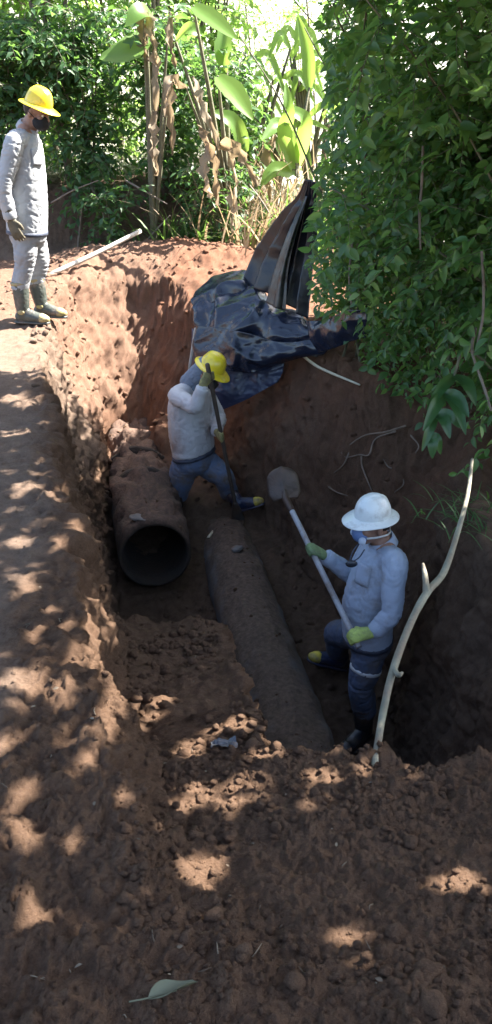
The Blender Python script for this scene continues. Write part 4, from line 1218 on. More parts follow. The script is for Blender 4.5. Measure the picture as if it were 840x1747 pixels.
WHT_H = plain('white_helmet_plastic', (.74, .78, .76), .3, .03, 8, 0, dirt=(.50, .50, .46), dirt_amt=.4, dirt_scale=14, coat=.3)
GLV_D = plain('dark_leather_glove', (.10, .085, .055), .8, .2, 16, .4, 80)
GLV_O = plain('olive_leather_glove', (.27, .25, .10), .8, .2, 16, .4, 80, dirt=(.13, .10, .07), dirt_amt=.6, dirt_scale=14)
GLV_Y = plain('yellow_green_leather_glove', (.46, .56, .14), .8, .15, 16, .4, 80, dirt=(.25, .27, .12), dirt_amt=.6, dirt_scale=14)
GLV_G = plain('green_leather_glove', (.20, .30, .13), .8, .15, 16, .4, 80, dirt=(.14, .17, .10), dirt_amt=.6, dirt_scale=14)
MASKK = plain('black_mask_cloth', (.016, .017, .019), .9, .2, 30, .2, 300)
RESPB = plain('blue_respirator', (.14, .22, .42), .5, .1, 20, .1, 100)
RESPW = plain('pale_valve', (.55, .62, .72), .5, .05, 20)
REFL = plain('reflective_tape', (.60, .62, .64), .35, .1, 30, .1, 100)
BELT = plain('dark_belt', (.05, .06, .09), .6, .2, 20, .2, 100)
STRAP = plain('strap', (.66, .66, .62), .7, .1, 30)
HAIR = plain('dark_hair', (.02, .016, .013), .6, .2, 60, .6, 200)
EYEW = plain('eye_white', (.7, .68, .64), .3, .03, 20)
EYED = plain('eye_dark', (.02, .014, .01), .2, .1, 20)

def cloth(amp=.008, f=9, off=0.0, axis=(0, 0, 1), rings=()):
    ax = np.asarray(axis, float)
    def w(co, nr):
        q = co + .06 * np.stack([perlin(co, 4.5, off), perlin(co, 4.5, off + 5), perlin(co, 4.5, off + 9)], 1)
        q = q + np.outer((q @ ax) * .9, ax)
        a = np.abs(perlin(q, f * .8, off)); b = np.abs(perlin(q, f * 1.5, off + 3))
        r = 0
        for c, d, rad, am, wl in rings:      # folds bunched round a joint
            rel = co - c; h = rel @ norm(d) + .022 * perlin(co, 9, off + 2); g_ = np.exp(-(rel ** 2).sum(1) / rad ** 2)
            r = r + .65 * am * g_ * (.3 - np.abs(np.sin(h * math.pi / wl)) ** .6) * (.6 + .8 * perlin(co, 7, off + 6))
        return -r + amp * (.35 - 1.0 * np.exp(-(a / .10) ** 2)) * .6 - amp * .5 * np.exp(-(b / .09) ** 2) + amp * .35 * perlin(co, f * .45, off + 8)
    return w

def hard_hat(root, c, up, fwd, mat, s=1.0):
    """full brim hard hat; c is the centre of the brim plane"""
    up = norm(up); fwd = np.asarray(fwd, float); fwd = norm(fwd - up * (up @ fwd))
    prof = [(.112, -.004)] + [(.112 * math.cos(a) ** .75, .132 * math.sin(a)) for a in np.linspace(.02, 1.5, 14)] + [(.002, .132)]
    V, f = lathe(np.zeros(3), (0, 0, 1), prof, 40, (1, 0, 0), 1.14)
    ang = np.arctan2(V[:, 1], V[:, 0]); rad = np.hypot(V[:, 0] / 1.14, V[:, 1])
    ridge = np.exp(-(V[:, 1] / .013) ** 2) + .7 * np.exp(-((np.abs(V[:, 1]) - .042) / .010) ** 2)
    V[:, 2] += .010 * ridge * sstep(.02, .07, V[:, 2]) * sstep(.112, .085, rad)
    B = np.array([fwd, np.cross(up, fwd), up])
    m = MB(); m.add(c + (V * [s, s, s * 1.08]) @ B, f); sh = m.build('hard_hat', mat, root)
    pb = [(.108, .006), (.118, .004), (.135, -.004), (.152, -.011), (.160, -.016), (.161, -.020), (.156, -.021), (.135, -.010), (.108, -.002)]
    V, f = lathe(np.zeros(3), (0, 0, 1), pb, 40, (1, 0, 0), 1.12)
    fr = sstep(.02, .16, V[:, 0]); rr = np.hypot(V[:, 0], V[:, 1])
    V[:, 0] += .030 * fr * sstep(.11, .16, rr); V[:, 2] -= .010 * fr * sstep(.11, .16, rr)
    m = MB(); m.add(c + (V * s) @ B, f); b = m.build('brim', mat, sh); b.matrix_parent_inverse = Matrix.Translation(-Vector(root.location))
    b.matrix_parent_inverse = (sh.matrix_parent_inverse).inverted() @ sh.matrix_parent_inverse
    b.matrix_parent_inverse = Matrix.Identity(4)
    return sh

def head_mesh(c, up, fwd, neck):
    """head, face and neck as one skin; c = centre of the skull"""
    up = norm(up); fwd = np.asarray(fwd, float); fwd = norm(fwd - up * (up @ fwd)); lat = np.cross(up, fwd)
    B = np.array([fwd, lat, up])
    P = lambda a, b, d: c + np.array([a, b, d]) @ B
    m = MB()
    for p, r in (((-.008, 0, .02), (.094, .074, .092)), ((.028, 0, -.055), (.062, .056, .066)), ((.045, 0, -.085), (.040, .042, .036)), ((.058, 0, .012), (.032, .052, .026)),
                 ((.060, .034, -.030), (.026, .026, .022)), ((.060, -.034, -.030), (.026, .026, .022)), ((.076, 0, -.062), (.018, .028, .013))):
        v, f = ball(P(*p), r, B); m.add(v, f)
    v, f = sweep([P(.085, 0, .008), P(.100, 0, -.016), P(.108, 0, -.033)], [.010, .012, .016], 10); m.add(v, f)
    for s in (1, -1):
        v, f = ball(P(-.008, .076 * s, -.022), (.018, .010, .032), B, 10, 8); m.add(v, f)
    v, f = sweep([neck, neck * .5 + P(-.02, 0, -.06) * .5, P(-.015, 0, -.05)], [.066, .058, .058], 14); m.add(v, f)
    return m, P, B

def hand_on(root, name, mat, wrist, axis_p, axis_d, r, palm_side, mirror=1, cuff=None):
    """gloved hand: palm lies against a bar (point axis_p, direction axis_d, radius r), four fingers wrap round it, thumb closes from the other side"""
    d = norm(axis_d); axis_p = np.asarray(axis_p, float); wrist = np.asarray(wrist, float)
    to = axis_p - wrist; to = norm(to - d * (to @ d))
    ps = np.asarray(palm_side, float); ps = norm(ps - d * (ps @ d))
    m = MB(); k = r + .013
    # palm stands on the ps side of the bar
    pc = axis_p + ps * (r + .016)
    v, f = sweep([wrist, wrist * .45 + (pc - to * .03) * .55, pc - to * .015, pc + to * .012], [(.030, .030), (.040, .026), (.045, .020), (.043, .016)], 14, hint=d); m.add(v, f)
    for i, (o, L) in enumerate(zip((.036, .0125, -.0115, -.034), (2.55, 2.75, 2.6, 2.3))):
        a = np.linspace(-.15, L, 7)
        R = k * np.array([1.12, 1.05, 1, 1, 1, 1, 1])
        pts = [axis_p + d * o * (1 - .08 * j) * mirror + (ps * math.cos(t) + to * math.sin(t)) * rr for j, (t, rr) in enumerate(zip(a, R))]
        v, f = sweep([pc - to * .012 + d * o * mirror] + pts, [.0115, .0118, .0115, .0112, .0108, .0104, .0098, .0088], 8, sub=3); m.add(v, f)
    a = [0.0, -.9, -1.6, -2.15]
    pts = [wrist * .35 + pc * .65 + d * .034 * mirror] + [axis_p + d * (.045 - .004 * j) * mirror + (ps * math.cos(t) + to * math.sin(t)) * (k + .004) for j, t in enumerate(a[1:])]
    v, f = sweep(pts, [.016, .0145, .0135, .010], 8, sub=4); m.add(v, f)
    if cuff is not None:
        v, f = sweep([wrist * 1.0, wrist + norm(np.asarray(cuff) - wrist) * .075], [.037, .049], 14); m.add(v, f)
    me = remeshed(m, .0045, 2, cloth(.0022, 34, 4.0))
    return obj(name, me, mat, root)

def hand_free(root, name, mat, wrist, d, palm_n, thumb_d, cuff=None):
    """relaxed glove hanging along d, fingers slightly curled towards palm_n"""
    d = norm(d); pn = np.asarray(palm_n, float); pn = norm(pn - d * (pn @ d)); sd = np.cross(d, pn)
    if sd @ np.asarray(thumb_d) < 0: sgn = -1
    else: sgn = 1
    m = MB()
    v, f = sweep([wrist, wrist + d * .05, wrist + d * .10], [(.032, .028), (.044, .022), (.043, .017)], 14, hint=sd); m.add(v, f)
    for o, L in zip((.033, .011, -.011, -.031), (.074, .083, .077, .060)):
        b = wrist + d * .095 + sd * o * sgn; pts = [b]
        for j, c in enumerate((.15, .45, .8)):
            pts.append(pts[-1] + (d * math.cos(c) + pn * math.sin(c)) * L * (.42, .33, .25)[j] + sd * o * sgn * .05)
        v, f = sweep(pts, [.0118, .0112, .0102, .0088], 8); m.add(v, f)
    pts = [wrist + d * .03 + sd * .030 * sgn, wrist + d * .065 + sd * .052 * sgn + pn * .012, wrist + d * .100 + sd * .055 * sgn + pn * .024]
    v, f = sweep(pts, [.016, .0135, .010], 8); m.add(v, f)
    if cuff is not None:
        v, f = sweep([wrist, wrist + norm(np.asarray(cuff) - wrist) * .075], [.036, .047], 14); m.add(v, f)
    return obj(name, remeshed(m, .0045, 2, cloth(.002, 34, 2.0)), mat, root)

def boot(root, ankle_top, heel, toe, mat, toe_mat, shaft_r=.062, patch=None):
    """rubber boot: shaft from ankle_top down to the heel, foot towards the toe"""
    at_, h, t = (np.asarray(q, float) for q in (ankle_top, heel, toe))
    fd = norm(t - h); L = np.linalg.norm(t - h); lat = norm(np.cross(fd, [0, 0, 1])); u = np.cross(lat, fd)
    ank = h + fd * .06 * L / .27 + u * .09
    m = MB()
    v, f = sweep([at_, at_ * .5 + ank * .5, ank, h + fd * .055 + u * .05], [shaft_r, shaft_r * .95, .052, .046], 16, hint=lat); m.add(v, f)
    v, f = sweep([h + u * .045 + fd * .02, h + fd * L * .35 + u * .058, h + fd * L * .65 + u * .046, h + fd * (L - .05) + u * .042], [(.038, .044), (.044, .058), (.050, .044), (.043, .038)], 16, hint=lat); m.add(v, f)
    b = obj('boot', remeshed(m, .007, 3, cloth(.003, 16, 1.0)), mat, root)
    def sub(mb, nm, mt):
        o = mb.build(nm, mt, b); o.matrix_parent_inverse = Matrix.Identity(4); return o
    s = MB(); q = [h + fd * x * L for x in (.0, .2, .45, .7, .98)]
    v, f = sweep([p + u * .008 for p in q], [(.036, .014), (.043, .015), (.044, .014), (.052, .015), (.034, .014)], 14, hint=lat); s.add(v, f); sub(s, 'sole', mat)
    s = MB(); v, f = sweep([h + fd * (L - .058) + u * .043, h + fd * (L - .03) + u * .038, h + fd * (L - .008) + u * .034], [(.047, .041), (.044, .037), (.030, .028)], 14, hint=lat); s.add(v, f); sub(s, 'toe_cap', toe_mat)
    rim = MB(); v, f = lathe(at_, norm(at_ - ank), [(shaft_r + .002, -.02), (shaft_r + .007, -.01), (shaft_r + .006, .004), (shaft_r - .003, .006)], 20); rim.add(v, f); sub(rim, 'boot_rim', toe_mat)
    if patch is not None:
        s = MB(); v, f = ball(np.asarray(patch), (.030, .012, .022), np.array([fd, lat, u]), 12, 8); s.add(v, f); sub(s, 'boot_patch', toe_mat)
    return b

def band(root, name, mat, p, d, r, w=.03, hint=(1, 0, 0)):
    rr = r if not np.isscalar(r) else (r, r)
    V, f = lathe(np.asarray(p, float), d, [(rr[0] - .006, -w / 2), (rr[0], -w / 2 + .003), (rr[0], w / 2 - .003), (rr[0] - .006, w / 2)], 28, hint, rr[1] / rr[0])
    m = MB(); m.add(V, f); return m.build(name, mat, root)

def person(label, base, J, cfg):
    root = empty('person', base, label, 'person', None)
    g = lambda k: np.asarray(J[k], float)
    lat = norm(g('sh_n') - g('sh_f')); F_ = np.asarray(cfg['face'], float)
    # ---- body: one continuous skin below the clothes
    m, Pf_, B = head_mesh(g('head'), cfg['head_up'], cfg['head_fwd'], g('neck'))
    v, f = sweep([g('neck'), g('chest'), g('belly'), g('hips')], [(.10, .07), (.14, .10), (.13, .10), (.13, .10)], 14, hint=lat); m.add(v, f)
    for s in 'nf':
        v, f = sweep([g('neck') * .6 + g('sh_' + s) * .4, g('sh_' + s), g('el_' + s), g('wr_' + s)], [.045, .048, .038, .026], 12); m.add(v, f)
        v, f = sweep([g('hip_' + s), g('kn_' + s), g('an_' + s)], [.07, .05, .035], 12); m.add(v, f)
    obj('body', remeshed(m, .0075, 2), SKIN, root)
    for s in (1, -1):
        v, f = ball(Pf_(.078, .031 * s, -.008), (.010, .013, .009), B, 10, 8); m = MB(); m.add(v, f); e = m.build('eye', EYEW, root)
        v, f = ball(Pf_(.085, .031 * s, -.009), (.004, .006, .006), B, 8, 6); m = MB(); m.add(v, f); q = m.build('iris', EYED, e); q.matrix_parent_inverse = Matrix.Identity(4)
        m = MB(); v, f = sweep([Pf_(.084, .014 * s, .014), Pf_(.083, .032 * s, .020), Pf_(.070, .050 * s, .012)], [.004, .005, .003], 8); m.add(v, f); m.build('eyebrow', HAIR, root)
    m = MB(); v, f = ball(Pf_(-.030, 0, .020), (.082, .078, .082), B); v = v[:]; m.add(v, f); obj('hair', remeshed(m, .008, 2, cloth(.004, 40)), HAIR, root)
    # ---- shirt
    m = MB(); w = cfg.get('w', 1.0); dp = cfg.get('d', 1.0)
    v, f = sweep([g('neck') + [0, 0, -.01], g('neck') * .6 + g('chest') * .4, g('chest'), g('belly'), g('hem')],
                 [(.095 * w, .072), (.165 * w, .105 * dp), (.185 * w, .130 * dp), (.178 * w, .140 * dp), (.185 * w, .132 * dp)], 22, hint=lat, round_caps=False); m.add(v, f)
    for s in 'nf':
        v, f = sweep([g('neck') * .55 + g('sh_' + s) * .45 + [0, 0, -.03], g('sh_' + s), g('sh_' + s) * .5 + g('el_' + s) * .5, g('el_' + s), g('el_' + s) * .45 + g('wr_' + s) * .55, g('wr_' + s)],
                     [.078, .074, .068, .060, .055, .044], 14, sub=4); m.add(v, f)
    rg = []
    for s in 'nf':
        rg += [(g('el_' + s), g('wr_' + s) - g('sh_' + s), .095, .011, .034), (g('sh_' + s) + [0, 0, -.06], g('el_' + s) - g('chest'), .08, .009, .036), (g('wr_' + s), g('wr_' + s) - g('el_' + s), .07, .007, .026)]
    rg += [(g('belly'), g('hem') - g('belly') + lat * .10, .16, .010, .05), (g('hem') + [0, 0, .06], [0, 0, 1], .17, .009, .036), (g('chest'), g('sh_n') - g('hem'), .17, .006, .06)]
    sh = remeshed(m, .008, 3, cloth(cfg.get('fold', .010), 8, cfg.get('seed', 1), (0, 0, 1), rg))
    shirt = obj('shirt', sh, cfg['shirt'], root)
    def subp(mb, nm, mt):
        o = mb.build(nm, mt, shirt); o.matrix_parent_inverse = Matrix.Identity(4); return o
    nd = norm(g('head') - g('neck'))
    V, f = lathe(g('neck') + nd * .012, nd, [(.080, -.03), (.078, .005), (.072, .030), (.066, .030), (.066, -.01)], 26, F_, 1.05); V += .004 * perlin(V, 30, 3)[:, None]
    m = MB(); m.add(V, f); subp(m, 'collar', cfg['shirt'])
    for s in 'nf':
        d = norm(g('wr_' + s) - g('el_' + s))
        V, f = lathe(g('wr_' + s) - d * .028, d, [(.049, -.028), (.052, -.024), (.052, .026), (.048, .032), (.040, .032)], 20); m = MB(); m.add(V, f); subp(m, 'cuff', cfg['shirt'])
    if 'pocket' in cfg:
        for (pp, nn) in cfg['pocket']:
            n_ = norm(nn); ux = norm(np.cross([0, 0, 1], n_)); uz = np.cross(n_, ux)
            me_v = np.empty(len(sh.vertices) * 3, np.float32); sh.vertices.foreach_get('co', me_v); me_v = me_v.reshape(-1, 3)
            gu_, gv_ = np.meshgrid(np.linspace(-1, 1, 7), np.linspace(-1, 1, 7)); q = np.asarray(pp) + gu_.ravel()[:, None] * ux * .052 + gv_.ravel()[:, None] * uz * .06
            for k in range(len(q)):
                rel = me_v - q[k]; off = rel - (rel @ n_)[:, None] * n_; near_ = np.linalg.norm(off, axis=1) < .018
                if near_.any(): q[k] += n_ * ((rel[near_] @ n_).max() + .005)
            i_ = np.arange(6)[:, None] * 7; j_ = np.arange(6)[None]
            m = MB(); m.add(q, np.stack([i_ + j_, i_ + j_ + 1, i_ + 8 + j_, i_ + 7 + j_], -1).reshape(-1, 4)); o = subp(m, 'pocket', cfg['shirt'])
            sm = o.modifiers.new('t', 'SOLIDIFY'); sm.thickness = .004
    # ---- trousers
    m = MB()
    v, f = sweep([g('hem') + [0, 0, .06], g('hips')], [(.165 * w, .118 * dp), (.172 * w, .125 * dp)], 18, hint=lat); m.add(v, f)
    for s in 'nf':
        hp_, kn, an = g('hip_' + s), g('kn_' + s), g('an_' + s)
        v, f = sweep([hp_ * .8 + g('hips') * .2 + [0, 0, .02], hp_ * .5 + kn * .5, kn, kn * .5 + an * .5, an], cfg.get('legr', [.098, .092, .076, .074, .070]), 16, sub=5); m.add(v, f)
    rg = []
    for s in 'nf':
        rg += [(g('kn_' + s), g('an_' + s) - g('hip_' + s), .11, .012, .04), (g('an_' + s), g('an_' + s) - g('kn_' + s), .09, .011, .03), (g('hip_' + s), g('kn_' + s) - g('hip_' + s) + lat * .1, .11, .009, .045)]
    tr = obj('trousers', remeshed(m, .008, 3, cloth(.008, 8, 3 + cfg.get('seed', 1), (0, 0, 1), rg)), cfg['trousers'], root)
    band(root, 'belt', BELT, g('hem') + [0, 0, cfg.get('belt_dz', .0)], norm(g('belly') - g('hem')), (.137 * dp, .188 * w), .032, lat)
    for s, t in cfg.get('tape', []):
        p = g('kn_' + s) * (1 - t) + (g('an_' + s) if t > 0 else g('hip_' + s)) * abs(t) + (g('kn_' + s) * (abs(t) + t - abs(t)) * 0)
        if t < 0: p = g('kn_' + s) * (1 + t) - g('hip_' + s) * t
        b = band(tr, 'reflective_band', REFL, p, norm((g('an_' + s) if t > 0 else g('kn_' + s)) - (g('kn_' + s) if t > 0 else g('hip_' + s))), cfg.get('tape_r', .083), .028)
        b.matrix_parent_inverse = Matrix.Identity(4)
    hard_hat(root, Pf_(.004, 0, cfg.get('hat_z', .052)), norm(np.asarray(cfg['head_up'], float)), cfg['head_fwd'], cfg['hat'], .84)
    return root, Pf_, B

# ---- the man standing on the path at the left edge (faces right, looks down into the trench)
YL = 7.08
zl = gz(-1.75, YL)
J = dict(head=at(63, 190, YL - .03), neck=at(46, 221, YL), chest=at(41, 266, YL), belly=at(45, 335, YL), hips=at(48, 400, YL), hem=at(47, 396, YL),
         sh_n=at(25, 243, YL - .20), el_n=at(6, 322, YL - .26), wr_n=at(18, 372, YL - .24), sh_f=at(50, 238, YL + .18), el_f=at(38, 315, YL + .25), wr_f=at(55, 372, YL + .22),
         hip_n=at(44, 415, YL - .09), kn_n=at(42, 452, YL - .10), an_n=at(34, 490, YL - .10), hip_f=at(58, 408, YL + .09), kn_f=at(68, 445, YL + .09), an_f=at(61, 480, YL + .09))
bl = (J['an_n'] + J['an_f']) / 2; bl[2] = zl
ROOT_L, Pl, Bl = person('man in grey work clothes, yellow helmet and black mask standing on the path', bl, J,
    dict(face=(1, -.15, 0), head_up=(.34, -.10, 1), head_fwd=(1, -.38, -.35), shirt=SHIRT, trousers=TROUL, hat=YEL_H, w=1.05, d=1.16, seed=2, fold=.0065, pocket=[(at(62, 268, YL - .1), (.75, -.66, .05))]))
def gl(p): return np.array([p[0], p[1], gz(p[0], p[1])])
for s, tp, he, to in (('n', (34, 482), (30, 551), (64, 553)), ('f', (61, 476), (62, 541), (86, 545))):
    Y = YL + (-.10 if s == 'n' else .09)
    h_ = at(*he, Y); t_ = at(*to, Y - .03); z_ = max(gz(h_[0], h_[1]), gz(t_[0], t_[1])); h_[2] = z_; t_[2] = z_
    boot(ROOT_L, at(*tp, Y), h_, norm(t_ - h_) * .27 + h_, BOOTG, YEL_D, .068, at(he[0] + 6, he[1] - 18, Y - .055))
hand_free(ROOT_L, 'glove', GLV_D, at(18, 374, YL - .25), norm(at(34, 412, YL - .27) - at(18, 374, YL - .25)), (.2, .9, .1), (.9, 0, .2), J['el_n'])
hand_free(ROOT_L, 'glove', GLV_D, at(55, 374, YL + .22), norm(at(62, 405, YL + .2) - at(55, 374, YL + .22)), (.1, -.9, 0), (.9, 0, .2), J['el_f'])
def face_mask(root, P, B, mat):
    m = MB(); v, f = ball(P(.052, 0, -.062), (.072, .066, .058), B); m.add(v, f)
    v, f = ball(P(.080, 0, -.040), (.040, .034, .034), B); m.add(v, f)
    k = obj('face_mask', remeshed(m, .006, 3, cloth(.002, 30)), mat, root)
    for s in (1, -1):
        m = MB(); v, f = sweep([P(.05, .062 * s, -.045), P(.01, .082 * s, -.020), P(-.02, .082 * s, -.005)], [.003, .003, .003], 6); m.add(v, f)
        o = m.build('ear_loop', mat, k); o.matrix_parent_inverse = Matrix.Identity(4)
    return k
face_mask(ROOT_L, Pl, Bl, MASKK)

# ---- the man digging with a long bar between the pipes (yellow helmet, head bowed to the right)
YM = 6.72
IRON = plain('dark_worn_wood', (.075, .055, .042), .6, .25, 16, .4, 60)
bt, bb = at(354, 622, 6.36), at(403, 868, 6.55)
bd = norm(bb - bt)
J = dict(head=at(357, 634, YM - .10), neck=at(327, 652, YM), chest=at(324, 690, YM + .02), belly=at(326, 738, YM), hips=at(334, 784, YM), hem=at(331, 768, YM),
         sh_n=at(302, 676, YM - .16), el_n=at(334, 694, YM - .36), wr_n=at(346, 662, 6.33), sh_f=at(346, 662, YM + .15), el_f=at(374, 712, YM + .10), wr_f=at(370, 736, 6.56),
         hip_n=at(312, 800, YM - .06), kn_n=at(303, 842, YM + .08), an_n=at(304, 886, YM + .20), hip_f=at(350, 790, YM + .06), kn_f=at(380, 812, YM - .02), an_f=at(393, 845, YM + .10))
bl = at(335, 905, YM); bl[2] = -1.60
ROOT_M, Pm, Bm = person('man in the trench with bowed yellow helmet driving a dark bar down between the pipes', bl, J,
    dict(face=(.85, -.5, 0), head_up=(.46, -.18, .86), head_fwd=(.78, -.42, -.55), shirt=SHIRTP, trousers=TROU, hat=YEL_H, w=1.2, d=1.2, legr=[.118, .112, .094, .086, .080], seed=5, fold=.0065, tape=[('n', .12)], tape_r=.084, belt_dz=-.02))
h1 = bt + bd * (np.dot(at(351, 645, 6.37) - bt, bd)); h2 = bt + bd * (np.dot(at(377, 742, 6.46) - bt, bd))
hand_on(ROOT_M, 'glove', GLV_O, J['wr_n'], h1, bd, .017, (-.5, -.8, .1), -1, J['el_n'])
hand_on(ROOT_M, 'glove', GLV_O, J['wr_f'], h2, bd, .017, (-.2, -.9, .1), -1, J['el_f'])
a_ = J['an_f']; he = ground_hit(402, 876) + [0, .02, .0]; to = ground_hit(455, 864) + [0, 0, .03]
boot(ROOT_M, a_ * .7 + J['kn_f'] * .3, he, he + norm(to - he) * .27, BOOTN, YEL_R, .064)
a_ = J['an_n']; he = a_ + np.array([-.03, .05, -.26]); boot(ROOT_M, a_, he, he + np.array([.24, -.12, 0]), BOOTN, YEL_R, .064)
face_mask(ROOT_M, Pm, Bm, MASKK)
m = MB(); v, f = sweep([Pm(-.045, 0, .03), Pm(-.055, 0, -.05), J['neck'] * .55 + Pm(-.05, 0, -.07) * .45, J['neck'] + [0, 0, -.02]], [.082, .088, .092, .105], 18); m.add(v, f)
obj('neck_cloth', remeshed(m, .007, 3, cloth(.009, 12, 6.0)), plain('blue_grey_cloth', (.17, .21, .27), .9, .15, 14, .3, 300), ROOT_M)
br = empty('digging_bar', bt, 'long dark digging bar held upright by the man with the bowed helmet', 'tool')
m = MB(); v, f = knobbly([bt, bt * .6 + bb * .4, bb], [.018, .017, .016], 12, 6, .05, 3); m.add(v, f); m.build('shaft', IRON, br)
m = MB(); bs = norm(np.cross(bd, [0, 1, 0])); v, f = sweep([bb - bd * .06, bb + bd * .03, bb + bd * .12, bb + bd * .22], [(.02, .02), (.045, .014), (.055, .008), (.05, .004)], 14, hint=bs, sub=4); m.add(v, f); m.build('blade', plain('bar_steel', (.10, .09, .085), .45, .25, 16, .3, 60, .6, dirt=(.12, .075, .05), dirt_amt=.7), br)

# ---- the man with the white helmet and the shovel (faces left)
YR = 4.30
SA = at(600, 1078, 4.03); SB = at(533, 942, 4.5); sd_ = norm(SB - SA)
J = dict(head=at(637, 892, YR - .01), neck=at(654, 928, YR), chest=at(645, 975, YR), belly=at(628, 1035, YR), hips=at(630, 1092, YR), hem=at(627, 1086, YR),
         sh_n=at(674, 962, YR - .17), el_n=at(668, 1046, YR - .26), wr_n=at(640, 1078, YR - .28), sh_f=at(636, 935, YR + .17), el_f=at(604, 982, YR + .26), wr_f=at(556, 950, YR + .24),
         hip_n=at(632, 1112, YR - .08), kn_n=at(616, 1168, YR - .10), an_n=at(622, 1212, YR - .04), hip_f=at(605, 1082, YR + .10), kn_f=at(574, 1080, YR + .36), an_f=at(576, 1108, YR + .50))
bl = at(620, 1270, YR); bl[2] = -2.0
ROOT_R, Pr, Br = person('man in pale blue shirt and white helmet holding up a shovel in the trench', bl, J,
    dict(face=(-1, -.1, 0), head_up=(-.05, -.06, 1), head_fwd=(-1, -.30, -.22), shirt=SHIRTB, trousers=TROUD, hat=WHT_H, w=.98, d=1.08, seed=9, fold=.0065, tape=[('n', -.52)], tape_r=.096,
         pocket=[(at(612, 985, YR - .14), (-.6, -.8, .05))], legr=[.100, .094, .080, .078, .074]))
p1 = SA + sd_ * np.dot(at(614, 1086, 4.0) - SA, sd_); p2 = SB.copy()
hand_on(ROOT_R, 'glove', GLV_Y, J['wr_n'], p1, sd_, .018, (.15, -.9, .3), 1, J['el_n'])
hand_on(ROOT_R, 'glove', GLV_G, J['wr_f'], p2, sd_, .018, (.1, -.75, .6), 1, J['el_f'])
a_ = J['an_n']; he = at(628, 1268, YR + .02); he[2] = -2.0; boot(ROOT_R, a_ * .75 + J['kn_n'] * .25, he, he + norm(at(598, 1275, YR - .12) * [1, 1, 0] - he * [1, 1, 0]) * .28, BOOTB, BOOTB, .068)
a_ = J['an_f']; he = at(588, 1142, YR + .52); to = at(540, 1130, YR + .50); boot(ROOT_R, a_, he, he + norm(to - he) * .27, BOOTN, YEL_R, .062)
# half mask with pale valves
m = MB(); v, f = ball(Pr(.070, 0, -.055), (.056, .052, .052), Br); m.add(v, f); v, f = ball(Pr(.100, 0, -.035), (.03, .026, .035), Br); m.add(v, f)
rk = obj('respirator', remeshed(m, .006, 3), RESPB, ROOT_R)
for s in (1, -1):
    c = Pr(.088, .052 * s, -.070); ax_ = norm(Pr(.12, .11 * s, -.075) - Pr(.088, .052 * s, -.070)); V, f = lathe(c, ax_, [(.001, .020), (.016, .020), (.020, .016), (.021, -.006)], 18); m = MB(); m.add(V, f); o = m.build('filter_valve', RESPW, rk); o.matrix_parent_inverse = Matrix.Identity(4)
    m = MB(); v, f = sweep([Pr(.06, .055 * s, -.06), Pr(.0, .083 * s, -.048), Pr(-.07, .065 * s, -.05), Pr(-.105, .0, -.055)], [(.006, .003)] * 4, 8); m.add(v, f); o = m.build('mask_strap', STRAP, rk); o.matrix_parent_inverse = Matrix.Identity(4)
# chin cord with goggles hanging on the chest
m = MB(); cd = [Pr(.03, -.03, -.10), at(604, 938, YR - .13), at(598, 958, YR - .16), at(612, 952, YR - .17), at(622, 938, YR - .16)]; v, f = sweep(cd, [.004] * 5, 8); m.add(v, f); m.build('neck_cord', BELT, ROOT_R)
m = MB(); v, f = ball(at(600, 962, YR - .17), (.034, .014, .022), None, 12, 8); m.add(v, f); m.build('hanging_goggles', plain('dark_lens', (.03, .035, .045), .2, .1, 20), ROOT_R)

STEELB = plain('rusty_shovel_steel', (.085, .062, .050), .5, .3, 14, .4, 60, .35, dirt=(.09, .055, .038), dirt_amt=.9, dirt_scale=7)
SHAFT = plain('pale_grey_shaft', (.42, .43, .46), .5, .15, 12, .2, 60, dirt=(.20, .15, .12), dirt_amt=.6, dirt_scale=6)
tip = SA + sd_ * 1.0
root = empty('shovel', SA, 'shovel with a pale shaft held blade up by the man in the white helmet', 'shovel')
m = MB(); v, f = sweep([SA - sd_ * .10, SA + sd_ * .3, tip], [.0175, .0175, .0175], 14, sub=3, round_caps=False); m.add(v, f); m.build('shaft', SHAFT, root)
bt2 = at(479, 796, tip[1] + .10); bld = norm(bt2 - tip); L = np.linalg.norm(bt2 - tip)
bside = norm(np.cross(bld, FW)); bn = np.cross(bside, bld)
m = MB(); v, f = sweep([tip - sd_ * .10, tip, tip + bld * .05], [.021, .023, .012], 12, sub=4); m.add(v, f); m.build('socket', STEELB, root)
nu, nv = 15, 21
V = []
for b in range(nv):
    t = b / (nv - 1); w_ = .100 * (min(1, .72 + 2.2 * t) if t < .55 else (1 - ((t - .55) / .45) ** 2.4) ** .62 + .002)
    for a in range(nu):
        u = -1 + 2 * a / (nu - 1)
        V.append(tip + bld * (L * (.0 + t) - .012 * u * u * (t < .1)) + bside * u * w_ + bn * (.028 * u * u + .03 * math.sin(math.pi * t) * .5 - .012 * math.exp(-(u / .12) ** 2) * (1 - t)))
i = np.arange(nv - 1)[:, None] * nu; j = np.arange(nu - 1)[None]
m = MB(); m.add(np.array(V), np.stack([i + j, i + j + 1, i + nu + j + 1, i + nu + j], -1).reshape(-1, 4)); o = m.build('blade', STEELB, root)
sm = o.modifiers.new('t', 'SOLIDIFY'); sm.thickness = .003
